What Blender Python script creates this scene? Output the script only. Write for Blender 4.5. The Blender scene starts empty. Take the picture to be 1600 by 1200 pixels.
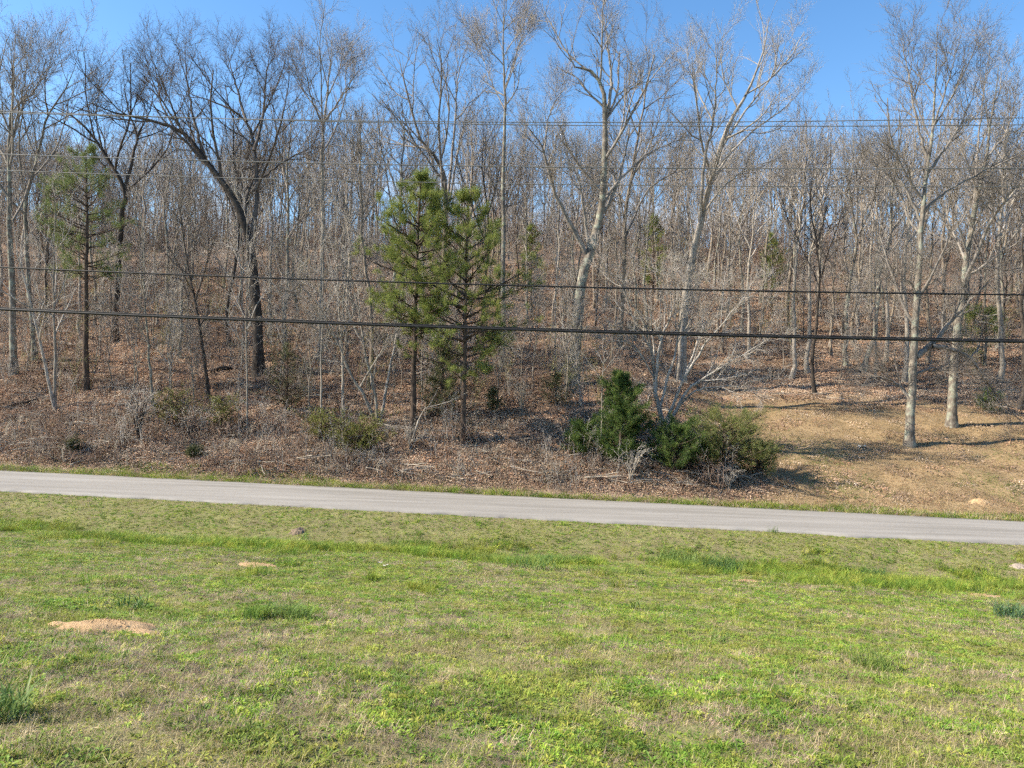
import bpy, math, random
import numpy as np
from mathutils import Matrix, Vector

R_ = math.radians
rng = np.random.default_rng(7)
random.seed(7)
scene = bpy.context.scene
col = scene.collection

# ------------------------------------------------------------------ camera
F = 1164.0                      # focal length in pixels of the 1600 px wide photograph
PITCH, ROLL = R_(-1.72), R_(2.0)
cam_d = bpy.data.cameras.new('camera')
cam_d.sensor_width = 36.0
cam_d.lens = 36.0 * F / 1600.0
cam_d.clip_start, cam_d.clip_end = 0.05, 5000
cam = bpy.data.objects.new('camera', cam_d)
CM = Matrix.Rotation(math.pi / 2 + PITCH, 4, 'X') @ Matrix.Rotation(ROLL, 4, 'Z')
cam.matrix_world = CM
col.objects.link(cam)
scene.camera = cam

# ------------------------------------------------------------------ sky and sun
SUN_EL, SUN_BACK = R_(37), R_(7)     # the sun stands to the left, a little behind the camera
to_sun = Vector((-math.cos(SUN_EL) * math.cos(SUN_BACK), -math.cos(SUN_EL) * math.sin(SUN_BACK), math.sin(SUN_EL)))
world = bpy.data.worlds.new('World')
scene.world = world
world.use_nodes = True
wn, wl = world.node_tree.nodes, world.node_tree.links
wn.clear()
w_out = wn.new('ShaderNodeOutputWorld')
w_bg = wn.new('ShaderNodeBackground')
sky = wn.new('ShaderNodeTexSky')
sky.sky_type = 'NISHITA'
sky.sun_disc = False
sky.sun_elevation = SUN_EL
sky.sun_rotation = math.atan2(to_sun.x, to_sun.y)
sky.altitude = 200
sky.air_density = 1.0
sky.dust_density = 0.3
sky.ozone_density = 2.0
w_bg.inputs['Strength'].default_value = 0.115
w_hs = wn.new('ShaderNodeHueSaturation'); w_hs.inputs['Saturation'].default_value = 1.22
wl.new(sky.outputs[0], w_hs.inputs['Color'])
# a low bank of fair-weather cloud all round the horizon
w_tc = wn.new('ShaderNodeTexCoord'); w_mp = wn.new('ShaderNodeMapping'); w_mp.inputs['Scale'].default_value = (3, 3, 9)
w_nz = wn.new('ShaderNodeTexNoise'); w_nz.inputs['Scale'].default_value = 1.4; w_nz.inputs['Detail'].default_value = 7
wl.new(w_tc.outputs['Generated'], w_mp.inputs[0]); wl.new(w_mp.outputs[0], w_nz.inputs['Vector'])
w_sp = wn.new('ShaderNodeSeparateXYZ'); wl.new(w_tc.outputs['Generated'], w_sp.inputs[0])
w_el = wn.new('ShaderNodeMapRange'); w_el.interpolation_type = 'SMOOTHSTEP'; w_el.inputs[1].default_value = .30; w_el.inputs[2].default_value = .12
wl.new(w_sp.outputs['Z'], w_el.inputs[0])
w_cl = wn.new('ShaderNodeMapRange'); w_cl.interpolation_type = 'SMOOTHSTEP'; w_cl.inputs[1].default_value = .5; w_cl.inputs[2].default_value = .66
wl.new(w_nz.outputs['Fac'], w_cl.inputs[0])
w_mu = wn.new('ShaderNodeMath'); w_mu.operation = 'MULTIPLY'; wl.new(w_el.outputs[0], w_mu.inputs[0]); wl.new(w_cl.outputs[0], w_mu.inputs[1])
w_mx = wn.new('ShaderNodeMix'); w_mx.data_type = 'RGBA'; w_mx.inputs[7].default_value = (4.4, 4.5, 4.7, 1)
wl.new(w_mu.outputs[0], w_mx.inputs[0]); wl.new(w_hs.outputs[0], w_mx.inputs[6])
wl.new(w_mx.outputs[2], w_bg.inputs['Color'])
wl.new(w_bg.outputs[0], w_out.inputs['Surface'])
sun_d = bpy.data.lights.new('sun', 'SUN')
sun_d.energy = 5.0
sun_d.angle = R_(0.53)
sun_d.color = (1.0, 0.915, 0.77)
sun = bpy.data.objects.new('sun', sun_d)
sun.rotation_euler = to_sun.to_track_quat('Z', 'Y').to_euler()
sun.location = to_sun * 60
col.objects.link(sun)
scene.view_settings.view_transform = 'Standard'
scene.view_settings.look = 'None'
scene.view_settings.exposure = 1.14
scene.view_settings.gamma = 1.0
scene.view_settings.use_curve_mapping = False
scene.cycles.use_denoising = False
scene.cycles.adaptive_threshold = 0.045
scene.cycles.adaptive_min_samples = 20
scene.cycles.max_bounces = 3
scene.cycles.diffuse_bounces = 2
scene.cycles.transmission_bounces = 2
scene.cycles.glossy_bounces = 1
scene.cycles.transparent_max_bounces = 6

# ------------------------------------------------------------------ terrain
KX = 0.084                       # the road runs a little nearer on the right: s = y + KX x
ROAD_N, ROAD_F = 28.6, 33.2
ROAD_Z = -6.0


def _hash(ix, iy, seed):
    n = (ix.astype(np.int64) * 374761393 + iy.astype(np.int64) * 668265263 + seed * 1442695041) & 0x7fffffff
    n = ((n ^ (n >> 13)) * 1274126177) & 0x7fffffff
    return ((n ^ (n >> 16)) & 0xffff) / 65535.0


def vnoise(x, y, seed=0):
    x = np.asarray(x, float); y = np.asarray(y, float)
    ix, iy = np.floor(x), np.floor(y)
    fx, fy = x - ix, y - iy
    fx = fx * fx * (3 - 2 * fx); fy = fy * fy * (3 - 2 * fy)
    a, b = _hash(ix, iy, seed), _hash(ix + 1, iy, seed)
    c, d = _hash(ix, iy + 1, seed), _hash(ix + 1, iy + 1, seed)
    return (a * (1 - fx) + b * fx) * (1 - fy) + (c * (1 - fx) + d * fx) * fy


def fbm(x, y, seed=0, o=3):
    v = 0; a = 0.5; t = 0
    for i in range(o):
        v = v + a * vnoise(x, y, seed + i * 17); t += a
        x = np.asarray(x) * 2.03 + 5.1; y = np.asarray(y) * 2.03 + 1.7; a *= 0.5
    return v / t


def sstep(a, b, x):
    t = np.clip((x - a) / (b - a), 0, 1)
    return t * t * (3 - 2 * t)


S_L = [-60, 0, 3, 5, 8, 12, 16, 20, 22.3, 23.6, 25.2, 27, 28.3, 28.7, 31, 33.1, 33.5, 34.6, 36.5, 39, 42, 50, 60, 80, 105, 125, 150, 260, 900, 3000]
Z_L = [-.6, -1.5, -1.78, -2.15, -2.9, -3.8, -4.6, -5.42, -5.95, -6.42, -6.46, -6.2, -6.05, -6.06, -6.06, -6.06, -6.05, -6.08, -5.2, -4.2, -3.15, -1.1, 1.5, 7, 15, 19, 19.5, 12, 0, 0]
S_R = [-60, 0, 3, 5, 8, 12, 16, 20, 22.3, 23.6, 25.2, 27, 28.3, 28.7, 31, 33.1, 33.5, 34.6, 38, 42, 46, 50, 58, 70, 80, 105, 125, 150, 260, 900, 3000]
Z_R = [-.6, -1.5, -1.78, -2.15, -2.9, -3.8, -4.6, -5.42, -5.95, -6.42, -6.46, -6.2, -6.05, -6.06, -6.06, -6.06, -6.05, -6.06, -5.2, -4.3, -3.45, -2.6, -.9, 2.3, 5.6, 14.5, 19, 19.5, 12, 0, 0]


def height(x, y):
    x = np.asarray(x, float); y = np.asarray(y, float)
    s = y + KX * np.clip(x, -150, 150)
    zl = np.interp(s, S_L, Z_L); zr = np.interp(s, S_R, Z_R)
    b = sstep(8, 15, x + 0.9 * (fbm(s * .3, x * 0 + 3, 5) - .5))
    z = zl * (1 - b) + zr * b
    near = sstep(28.3, 26.5, s) + sstep(34.2, 36.5, s)
    far = sstep(34.2, 39, s)
    z = z + near * 0.10 * (fbm(x * .55, y * .55, 2) - .5) * 2 * (1 + far)
    z = z + far * ((1 - b) + .35 * b) * 0.45 * (fbm(x * .23, y * .23, 9) - .5) * 2
    z = z + sstep(34.8, 36.5, s) * sstep(75, 55, s) * (1 - .8 * b) * .13 * (fbm(x * .95, y * .95, 13) - .5) * 2
    z = z + sstep(70, 110, s) * 3.0 * (fbm(x * .03, y * .03, 21) - .5) * 2
    return z


def hz(x, y):
    return float(height(x, y))


CM3 = np.array(CM.to_3x3())


def ray(u, v):
    d = CM3 @ np.array([(u - 800) / F, (600 - v) / F, -1.0])
    return d / d[1]


def at(u, v, D):
    """point of the photograph's pixel at forward distance D"""
    return ray(u, v) * D


def on_ground(u, v, d0=2.5, d1=140):
    d = ray(u, v)
    ds = np.arange(d0, d1, 0.1)
    p = d[None, :] * ds[:, None]
    below = p[:, 2] < height(p[:, 0], p[:, 1])
    k = int(np.argmax(below)) if below.any() else len(ds) - 1
    q = p[k].copy(); q[2] = hz(q[0], q[1])
    return q


# ------------------------------------------------------------------ mesh helpers
def np_mesh(name, V, faces, smooth=True, mat=None):
    """faces: list of int arrays (n, k)"""
    me = bpy.data.meshes.new(name)
    V = np.asarray(V, np.float32)
    faces = [np.asarray(f, np.int32) for f in faces if len(f)]
    nl = sum(f.size for f in faces); npoly = sum(len(f) for f in faces)
    me.vertices.add(len(V)); me.vertices.foreach_set('co', V.ravel())
    me.loops.add(nl); me.polygons.add(npoly)
    me.loops.foreach_set('vertex_index', np.concatenate([f.ravel() for f in faces]))
    tot = np.concatenate([np.full(len(f), f.shape[1], np.int32) for f in faces])
    st = np.zeros(npoly, np.int32); st[1:] = np.cumsum(tot)[:-1]
    me.polygons.foreach_set('loop_start', st)
    me.polygons.foreach_set('loop_total', tot)
    me.polygons.foreach_set('use_smooth', np.full(npoly, smooth))
    if mat is not None:
        me.materials.append(mat)
    me.update(calc_edges=True)
    me.validate()
    return me


def add(name, me, parent=None, loc=(0, 0, 0), label=None, cat=None, group=None, kind=None):
    o = bpy.data.objects.new(name, me)
    col.objects.link(o)
    o.location = loc
    if parent is not None:
        o.parent = parent
    if label: o['label'] = label
    if cat: o['category'] = cat
    if group: o['group'] = group
    if kind: o['kind'] = kind
    return o


def nrm(a):
    return a / np.maximum(np.linalg.norm(a, axis=-1, keepdims=True), 1e-9)


class Bag:
    def __init__(self):
        self.V = []; self.Q = []; self.T = []; self.n = 0

    def tubes(self, P, Rr, S=4, cap=False):
        """P (N,K,3), Rr (N,K)"""
        N, K, _ = P.shape
        if N == 0: return
        T = np.empty_like(P)
        T[:, 1:-1] = P[:, 2:] - P[:, :-2]; T[:, 0] = P[:, 1] - P[:, 0]; T[:, -1] = P[:, -1] - P[:, -2]
        T = nrm(T)
        ref = np.tile(np.array([[0.31, 0.87, 0.13]]), (N, 1))
        bad = np.abs((nrm(P[:, -1] - P[:, 0]) * nrm(ref)).sum(1)) > .8
        ref[bad] = (0.9, -0.2, 0.3)
        ref = nrm(ref)[:, None, :]
        U = nrm(ref - (ref * T).sum(-1, keepdims=True) * T)
        W = np.cross(T, U)
        ang = np.arange(S) * 2 * math.pi / S
        ring = U[:, :, None, :] * np.cos(ang)[None, None, :, None] + W[:, :, None, :] * np.sin(ang)[None, None, :, None]
        V = P[:, :, None, :] + ring * Rr[:, :, None, None]
        idx = self.n + np.arange(N * K * S).reshape(N, K, S)
        a = idx[:, :-1]; b = idx[:, 1:]
        q = np.stack([a, np.roll(a, -1, 2), np.roll(b, -1, 2), b], -1)
        self.V.append(V.reshape(-1, 3)); self.Q.append(q.reshape(-1, 4)); self.n += N * K * S

    def tris(self, V):
        """V (M,3,3)"""
        M = len(V)
        self.V.append(V.reshape(-1, 3)); self.T.append(self.n + np.arange(M * 3).reshape(M, 3)); self.n += M * 3

    def quads(self, V):
        M = len(V)
        self.V.append(V.reshape(-1, 3)); self.Q.append(self.n + np.arange(M * 4).reshape(M, 4)); self.n += M * 4

    def mesh(self, name, mat, smooth=True):
        fs = []
        if self.Q: fs.append(np.concatenate(self.Q))
        if self.T: fs.append(np.concatenate(self.T))
        return np_mesh(name, np.concatenate(self.V), fs, smooth, mat)


def catmull(pts, n):
    p = np.asarray(pts, float)
    p = np.vstack([2 * p[0] - p[1], p, 2 * p[-1] - p[-2]])
    m = len(p) - 3
    t = np.linspace(0, m - 1e-6, n)
    i = t.astype(int); f = (t - i)[:, None]
    a, b, c, d = p[i], p[i + 1], p[i + 2], p[i + 3]
    return .5 * (2 * b + (c - a) * f + (2 * a - 5 * b + 4 * c - d) * f ** 2 + (3 * b - a - 3 * c + d) * f ** 3)


def sample_lines(P, t):
    """P (N,K,3 or K), t (N,) in 0..1 -> points"""
    K = P.shape[1]
    x = np.clip(t, 0, 1) * (K - 1)
    i = np.minimum(x.astype(int), K - 2); f = x - i
    r = np.arange(len(P))
    if P.ndim == 3:
        return P[r, i] * (1 - f)[:, None] + P[r, i + 1] * f[:, None], nrm(P[r, i + 1] - P[r, i])
    return P[r, i] * (1 - f) + P[r, i + 1] * f, None


def grow(P, Rr, n, t0, t1, ang, lr, K, g, up=0.1, wig=.18, rr=.5, rmin=.004, tip=.35, lmin=.15, taper_len=.5, lens=None, flat=0):
    """grow n children on every polyline"""
    N = len(P)
    if lens is None:
        lens = np.linalg.norm(np.diff(P, axis=1), axis=2).sum(1)
    src = np.repeat(np.arange(N), n); M = len(src)
    j = np.tile(np.arange(n), N)
    t = t0 + (t1 - t0) * (j + g.random(M)) / n
    A, T = sample_lines(P[src], t)
    rp, _ = sample_lines(Rr[src], t)
    h = nrm(np.cross(T, np.tile([[0.2, 0.1, 1.0]], (M, 1)) + .01))
    k = np.cross(T, h)
    az = j * 2.39996 + np.repeat(g.random(N) * 6.28, n) + g.normal(0, .5, M)
    side = h * np.cos(az)[:, None] + k * np.sin(az)[:, None]
    if flat: side[:, 2] *= (1 - flat)
    a = g.uniform(ang[0], ang[1], M)
    D = nrm(T * np.cos(a)[:, None] + nrm(side) * np.sin(a)[:, None])
    L = np.maximum(lens[src] * lr * (1 - taper_len * (t - t0) / max(t1 - t0, 1e-3)) * g.uniform(.6, 1.25, M), lmin)
    r0 = np.maximum(np.minimum(rp * .72, rp * rr + L * .004), rmin)
    C = np.empty((M, K, 3)); C[:, 0] = A
    st = (L / (K - 1))[:, None]
    for q in range(1, K):
        D = nrm(D + g.normal(0, wig, (M, 3)) + np.array([0, 0, up]))
        C[:, q] = C[:, q - 1] + D * st
    f = np.linspace(0, 1, K)[None, :]
    CR = r0[:, None] * (1 - f * (1 - tip))
    CR = np.maximum(CR, rmin * (1 - .4 * f))
    return C, CR


# ------------------------------------------------------------------ materials
def new_mat(name):
    m = bpy.data.materials.new(name); m.use_nodes = True
    n = m.node_tree.nodes; n.clear()
    out = n.new('ShaderNodeOutputMaterial')
    return m, n, m.node_tree.links, out


def ramp(n, stops):
    r = n.new('ShaderNodeValToRGB')
    e = r.color_ramp.elements
    while len(e) < len(stops): e.new(.5)
    for k, (p, c) in zip(e, stops):
        k.position = p; k.color = (*c, 1)
    return r


def bark_mat(name, dark, mid, light, lichen=None, scale=1.0):
    m, n, l, out = new_mat(name)
    tc = n.new('ShaderNodeTexCoord')
    mp = n.new('ShaderNodeMapping'); mp.inputs['Scale'].default_value = (9 * scale, 9 * scale, 1.6 * scale)
    l.new(tc.outputs['Object'], mp.inputs[0])
    nz = n.new('ShaderNodeTexNoise'); nz.inputs['Scale'].default_value = 2.2; nz.inputs['Detail'].default_value = 5
    l.new(mp.outputs[0], nz.inputs['Vector'])
    rp = ramp(n, [(.3, dark), (.5, mid), (.72, light)])
    l.new(nz.outputs['Fac'], rp.inputs[0])
    c = rp.outputs[0]
    if lichen:
        n2 = n.new('ShaderNodeTexNoise'); n2.inputs['Scale'].default_value = 2.6; n2.inputs['Detail'].default_value = 4
        l.new(tc.outputs['Object'], n2.inputs['Vector'])
        r2 = ramp(n, [(.5, (0, 0, 0)), (.62, (1, 1, 1))]); l.new(n2.outputs['Fac'], r2.inputs[0])
        mx = n.new('ShaderNodeMix'); mx.data_type = 'RGBA'; l.new(r2.outputs[0], mx.inputs[0]); l.new(c, mx.inputs[6])
        mx.inputs[7].default_value = (*lichen, 1); c = mx.outputs[2]
    n3 = n.new('ShaderNodeTexNoise'); n3.inputs['Scale'].default_value = 1.7; n3.inputs['Detail'].default_value = 5; n3.inputs['Roughness'].default_value = .7
    l.new(tc.outputs['Object'], n3.inputs['Vector'])
    r3 = ramp(n, [(.32, (.5, .5, .5)), (.5, (.95, .95, .95)), (.68, (1.25, 1.22, 1.15))]); l.new(n3.outputs['Fac'], r3.inputs[0])
    m3 = n.new('ShaderNodeMix'); m3.data_type = 'RGBA'; m3.blend_type = 'MULTIPLY'; m3.inputs[0].default_value = 1
    l.new(c, m3.inputs[6]); l.new(r3.outputs[0], m3.inputs[7]); c = m3.outputs[2]
    oi = n.new('ShaderNodeObjectInfo')
    hs = n.new('ShaderNodeHueSaturation')
    mr = n.new('ShaderNodeMapRange'); mr.inputs[3].default_value = .78; mr.inputs[4].default_value = 1.22
    l.new(oi.outputs['Random'], mr.inputs[0]); l.new(mr.outputs[0], hs.inputs['Value']); l.new(c, hs.inputs['Color'])
    bs = n.new('ShaderNodeBsdfPrincipled'); bs.inputs['Roughness'].default_value = .9
    bs.inputs['Specular IOR Level'].default_value = .15
    l.new(hs.outputs[0], bs.inputs['Base Color'])
    bp = n.new('ShaderNodeBump'); bp.inputs['Strength'].default_value = .7; bp.inputs['Distance'].default_value = .03
    l.new(nz.outputs['Fac'], bp.inputs['Height']); l.new(bp.outputs[0], bs.inputs['Normal'])
    l.new(bs.outputs[0], out.inputs[0])
    return m


def leaf_mat(name, cols, trans=.3, attr=None, rough=.6, nscale=3.0):
    """foliage: colour from noise in space, or from an instancer attribute"""
    m, n, l, out = new_mat(name)
    if attr:
        a = n.new('ShaderNodeAttribute'); a.attribute_type = 'INSTANCER'; a.attribute_name = attr
        c = a.outputs['Color']
        geo = n.new('ShaderNodeNewGeometry')
        hs = n.new('ShaderNodeHueSaturation')
        mr = n.new('ShaderNodeMapRange'); mr.inputs[3].default_value = .7; mr.inputs[4].default_value = 1.3
        l.new(geo.outputs['Random Per Island'], mr.inputs[0]); l.new(mr.outputs[0], hs.inputs['Value']); l.new(c, hs.inputs['Color'])
        c = hs.outputs[0]
    else:
        tc = n.new('ShaderNodeTexCoord')
        nz = n.new('ShaderNodeTexNoise'); nz.inputs['Scale'].default_value = nscale; nz.inputs['Detail'].default_value = 3
        l.new(tc.outputs['Object'], nz.inputs['Vector'])
        geo = n.new('ShaderNodeNewGeometry')
        ma = n.new('ShaderNodeMath'); ma.operation = 'MULTIPLY_ADD'; ma.inputs[1].default_value = .35
        sb = n.new('ShaderNodeMath'); sb.operation = 'SUBTRACT'; sb.inputs[1].default_value = .175
        l.new(geo.outputs['Random Per Island'], ma.inputs[0]); l.new(nz.outputs['Fac'], ma.inputs[2]); l.new(ma.outputs[0], sb.inputs[0])
        k = len(cols)
        rp = ramp(n, [(.3 + .4 * i / max(k - 1, 1), cc) for i, cc in enumerate(cols)])
        l.new(sb.outputs[0], rp.inputs[0]); c = rp.outputs[0]
    bs = n.new('ShaderNodeBsdfPrincipled'); bs.inputs['Roughness'].default_value = rough
    bs.inputs['Specular IOR Level'].default_value = .25
    l.new(c, bs.inputs['Base Color'])
    if trans > 0:
        tr = n.new('ShaderNodeBsdfTranslucent'); l.new(c, tr.inputs['Color'])
        mx = n.new('ShaderNodeMixShader'); mx.inputs[0].default_value = trans
        l.new(bs.outputs[0], mx.inputs[1]); l.new(tr.outputs[0], mx.inputs[2]); l.new(mx.outputs[0], out.inputs[0])
    else:
        l.new(bs.outputs[0], out.inputs[0])
    return m


B_DARK = bark_mat('bark_dark', (.026, .021, .018), (.06, .049, .041), (.125, .105, .088))
B_GREY = bark_mat('bark_grey', (.075, .063, .052), (.18, .153, .124), (.30, .265, .222), (.26, .265, .21))
B_PALE = bark_mat('bark_pale', (.125, .107, .088), (.285, .247, .203), (.43, .385, .33))
B_TAN = bark_mat('bark_tan', (.105, .083, .063), (.225, .183, .14), (.345, .29, .228))
B_PINE = bark_mat('bark_pine', (.035, .026, .021), (.085, .062, .048), (.165, .12, .09))
B_TWIG = bark_mat('twig_bark', (.155, .132, .112), (.25, .22, .19), (.36, .325, .29))
B_TWIGD = bark_mat('twig_bark_dark', (.06, .048, .041), (.105, .086, .074), (.17, .145, .125))
B_TWIGP = bark_mat('twig_bark_pale', (.21, .185, .158), (.34, .303, .263), (.47, .43, .385))
B_TWIGR = bark_mat('twig_bark_red', (.15, .095, .068), (.25, .17, .125), (.36, .265, .205))
B_BUD = bark_mat('budding_twigs', (.15, .14, .065), (.26, .25, .11), (.36, .345, .17))
B_STICK = bark_mat('weathered_wood', (.16, .13, .1), (.32, .28, .23), (.46, .42, .36))
M_PINE = leaf_mat('pine_needles', [(.06, .09, .022), (.145, .19, .04), (.25, .285, .065), (.35, .36, .10)], .35)
M_CEDAR = leaf_mat('cedar_foliage', [(.022, .045, .013), (.05, .095, .02), (.10, .155, .03), (.17, .215, .05)], .25)
M_JUNI = leaf_mat('juniper_foliage', [(.08, .105, .028), (.15, .18, .045), (.23, .245, .07), (.32, .30, .12)], .35)
M_DULL = leaf_mat('dull_cedar_foliage', [(.05, .065, .025), (.09, .11, .04), (.14, .15, .06), (.19, .18, .085)], .25)
M_PINEL = leaf_mat('pale_pine_needles', [(.07, .10, .03), (.13, .175, .05), (.19, .235, .07), (.25, .27, .10)], .35)
M_OLIVE = leaf_mat('shrub_leaves', [(.10, .11, .025), (.18, .19, .045), (.27, .27, .07)], .35)
M_GRASS = leaf_mat('grass_blades', None, .35, 'tint')
M_LITTER = leaf_mat('leaf_litter', None, .1, 'tint', .8)


def ground_mat(name, stops, scale, bump=.05, extra=None, fine=26.0):
    m, n, l, out = new_mat(name)
    tc = n.new('ShaderNodeTexCoord')
    n1 = n.new('ShaderNodeTexNoise'); n1.inputs['Scale'].default_value = scale; n1.inputs['Detail'].default_value = 6; n1.inputs['Roughness'].default_value = .65
    l.new(tc.outputs['Object'], n1.inputs['Vector'])
    n2 = n.new('ShaderNodeTexNoise'); n2.inputs['Scale'].default_value = fine; n2.inputs['Detail'].default_value = 4; n2.inputs['Roughness'].default_value = .7
    l.new(tc.outputs['Object'], n2.inputs['Vector'])
    av = n.new('ShaderNodeMix'); av.data_type = 'FLOAT'; av.inputs[0].default_value = .55
    l.new(n1.outputs['Fac'], av.inputs[2]); l.new(n2.outputs['Fac'], av.inputs[3])
    rp = ramp(n, stops); l.new(av.outputs[0], rp.inputs[0]); c = rp.outputs[0]
    if extra:
        at_ = n.new('ShaderNodeAttribute'); at_.attribute_name = 'zone'
        rp2 = ramp(n, extra); l.new(av.outputs[0], rp2.inputs[0])
        mx = n.new('ShaderNodeMix'); mx.data_type = 'RGBA'
        l.new(at_.outputs['Fac'], mx.inputs[0]); l.new(c, mx.inputs[6]); l.new(rp2.outputs[0], mx.inputs[7]); c = mx.outputs[2]
    bs = n.new('ShaderNodeBsdfPrincipled'); bs.inputs['Roughness'].default_value = .95; bs.inputs['Specular IOR Level'].default_value = .1
    l.new(c, bs.inputs['Base Color'])
    bp = n.new('ShaderNodeBump'); bp.inputs['Strength'].default_value = .8; bp.inputs['Distance'].default_value = bump
    l.new(av.outputs[0], bp.inputs['Height']); l.new(bp.outputs[0], bs.inputs['Normal'])
    l.new(bs.outputs[0], out.inputs[0])
    return m


M_LAWN = ground_mat('lawn_soil', [(.3, (.09, .072, .04)), (.45, (.17, .15, .075)), (.55, (.21, .21, .075)), (.7, (.30, .25, .15))], 1.3, .04)
M_HILL = ground_mat('forest_floor', [(.3, (.09, .062, .043)), (.44, (.20, .138, .095)), (.55, (.30, .21, .148)), (.7, (.40, .30, .22))], .8, .1,
                    [(.3, (.13, .092, .05)), (.45, (.23, .163, .086)), (.55, (.30, .21, .115)), (.7, (.38, .275, .16))], 9.0)

# ------------------------------------------------------------------ ground sheets, road
xs = np.unique(np.concatenate([np.arange(-62, 62.01, .4), np.linspace(62, 150, 30), np.linspace(150, 3000, 25), -np.linspace(62, 150, 30), -np.linspace(150, 3000, 25)]))


def sheet(name, ss, mat):
    X, S = np.meshgrid(xs, ss)
    Y = S - KX * np.clip(X, -150, 150)
    Z = height(X, Y)
    V = np.stack([X, Y, Z], -1).reshape(-1, 3)
    nx, ns = len(xs), len(ss)
    i = np.arange(nx * ns).reshape(ns, nx)
    q = np.stack([i[:-1, :-1], i[:-1, 1:], i[1:, 1:], i[1:, :-1]], -1).reshape(-1, 4)
    me = np_mesh(name, V, [q], True, mat)
    zone = sstep(9, 13.5, X + 3 * (fbm(X * .2, S * .2, 31) - .5)) * sstep(60, 49, S + 8 * (fbm(X * .15, S * .15, 33) - .5))
    a = me.attributes.new('zone', 'FLOAT', 'POINT'); a.data.foreach_set('value', zone.ravel().astype(np.float32))
    return add(name, me, kind='structure')


sheet('lawn', np.concatenate([[-3000, -800, -300, -120], np.arange(-60, -2, 2), np.arange(-2, 30.99, .3), [31.0]]), M_LAWN)
sheet('hillside', np.concatenate([[31.0], np.arange(31.3, 62, .35), np.arange(62, 160, 1.0), np.linspace(162, 320, 30), [420, 600, 900, 1500, 3000]]), M_HILL)


def road_mat():
    m, n, l, out = new_mat('worn_asphalt')
    tc = n.new('ShaderNodeTexCoord')
    mp = n.new('ShaderNodeMapping'); mp.inputs['Rotation'].default_value = (0, 0, math.atan(KX)); mp.inputs['Scale'].default_value = (.12, 1.7, 1)
    l.new(tc.outputs['Object'], mp.inputs[0])
    n1 = n.new('ShaderNodeTexNoise'); n1.inputs['Scale'].default_value = 1.2; n1.inputs['Detail'].default_value = 5
    l.new(mp.outputs[0], n1.inputs['Vector'])
    n2 = n.new('ShaderNodeTexNoise'); n2.inputs['Scale'].default_value = 45; n2.inputs['Detail'].default_value = 3
    l.new(tc.outputs['Object'], n2.inputs['Vector'])
    av = n.new('ShaderNodeMix'); av.data_type = 'FLOAT'; av.inputs[0].default_value = .4
    l.new(n1.outputs['Fac'], av.inputs[2]); l.new(n2.outputs['Fac'], av.inputs[3])
    rp = ramp(n, [(.36, (.195, .178, .154)), (.5, (.255, .234, .207)), (.64, (.305, .282, .252))]); l.new(av.outputs[0], rp.inputs[0])
    vo = n.new('ShaderNodeTexVoronoi'); vo.feature = 'DISTANCE_TO_EDGE'; vo.inputs['Scale'].default_value = .35
    nd = n.new('ShaderNodeTexNoise'); nd.inputs['Scale'].default_value = 1.5; nd.inputs['Detail'].default_value = 4
    l.new(tc.outputs['Object'], nd.inputs['Vector'])
    ad = n.new('ShaderNodeVectorMath'); ad.operation = 'MULTIPLY_ADD'; ad.inputs[1].default_value = (1.2, 1.2, 0)
    l.new(nd.outputs['Color'], ad.inputs[0]); l.new(tc.outputs['Object'], ad.inputs[2]); l.new(ad.outputs[0], vo.inputs['Vector'])
    rc = ramp(n, [(0, (.88, .88, .88)), (.008, (1, 1, 1))]); l.new(vo.outputs['Distance'], rc.inputs[0])
    mx = n.new('ShaderNodeMix'); mx.data_type = 'RGBA'; mx.blend_type = 'MULTIPLY'; mx.inputs[0].default_value = 1
    l.new(rp.outputs[0], mx.inputs[6]); l.new(rc.outputs[0], mx.inputs[7])
    bs = n.new('ShaderNodeBsdfPrincipled'); bs.inputs['Roughness'].default_value = .85; bs.inputs['Specular IOR Level'].default_value = .3
    l.new(mx.outputs[2], bs.inputs['Base Color'])
    bp = n.new('ShaderNodeBump'); bp.inputs['Strength'].default_value = .4; bp.inputs['Distance'].default_value = .01
    l.new(n2.outputs['Fac'], bp.inputs['Height']); l.new(bp.outputs[0], bs.inputs['Normal'])
    l.new(bs.outputs[0], out.inputs[0])
    return m


M_ROAD = road_mat()
rx = np.concatenate([np.linspace(-150, -46, 60), np.arange(-45, 45.01, .15), np.linspace(46, 150, 60)])
prof = [(0, -.09), (.02, 0), (.45, .012), (1.2, .03), (2.3, .05), (3.4, .03), (4.15, .012), (4.58, 0), (4.6, -.09)]
jag_n = (fbm(rx * 1.3, rx * 0, 41, 4) - .5) * .22 + .28 * np.exp(-((rx - 12.9) / .75) ** 2) * -1
jag_f = (fbm(rx * 1.1, rx * 0 + 9, 43, 4) - .5) * .16
V = []
for k, (ds, dz) in enumerate(prof):
    f = ds / 4.6
    s = ROAD_N + ds + jag_n * (1 - f) ** 3 + jag_f * f ** 3
    V.append(np.stack([rx, s - KX * rx, np.full_like(rx, ROAD_Z + dz)], -1))
V = np.stack(V, 0).reshape(-1, 3)
i = np.arange(len(V)).reshape(len(prof), len(rx))
add('road', np_mesh('road', V, [np.stack([i[:-1, :-1], i[:-1, 1:], i[1:, 1:], i[1:, :-1]], -1).reshape(-1, 4)], True, M_ROAD), kind='structure')

# ------------------------------------------------------------------ bare trees
def tree_levels(P, Rr, g, spec, bag, sides=(4, 3, 3)):
    """spec: list of dict(grow arguments); each level grows on the level before"""
    cur, cr = P, Rr
    for lv, sp in enumerate(spec):
        C, CR = grow(cur, cr, g=g, **sp)
        bag.tubes(C, CR, sides[min(lv, len(sides) - 1)])
        cur, cr = C, CR


TW = dict(wig=.11, up=.06)


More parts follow.
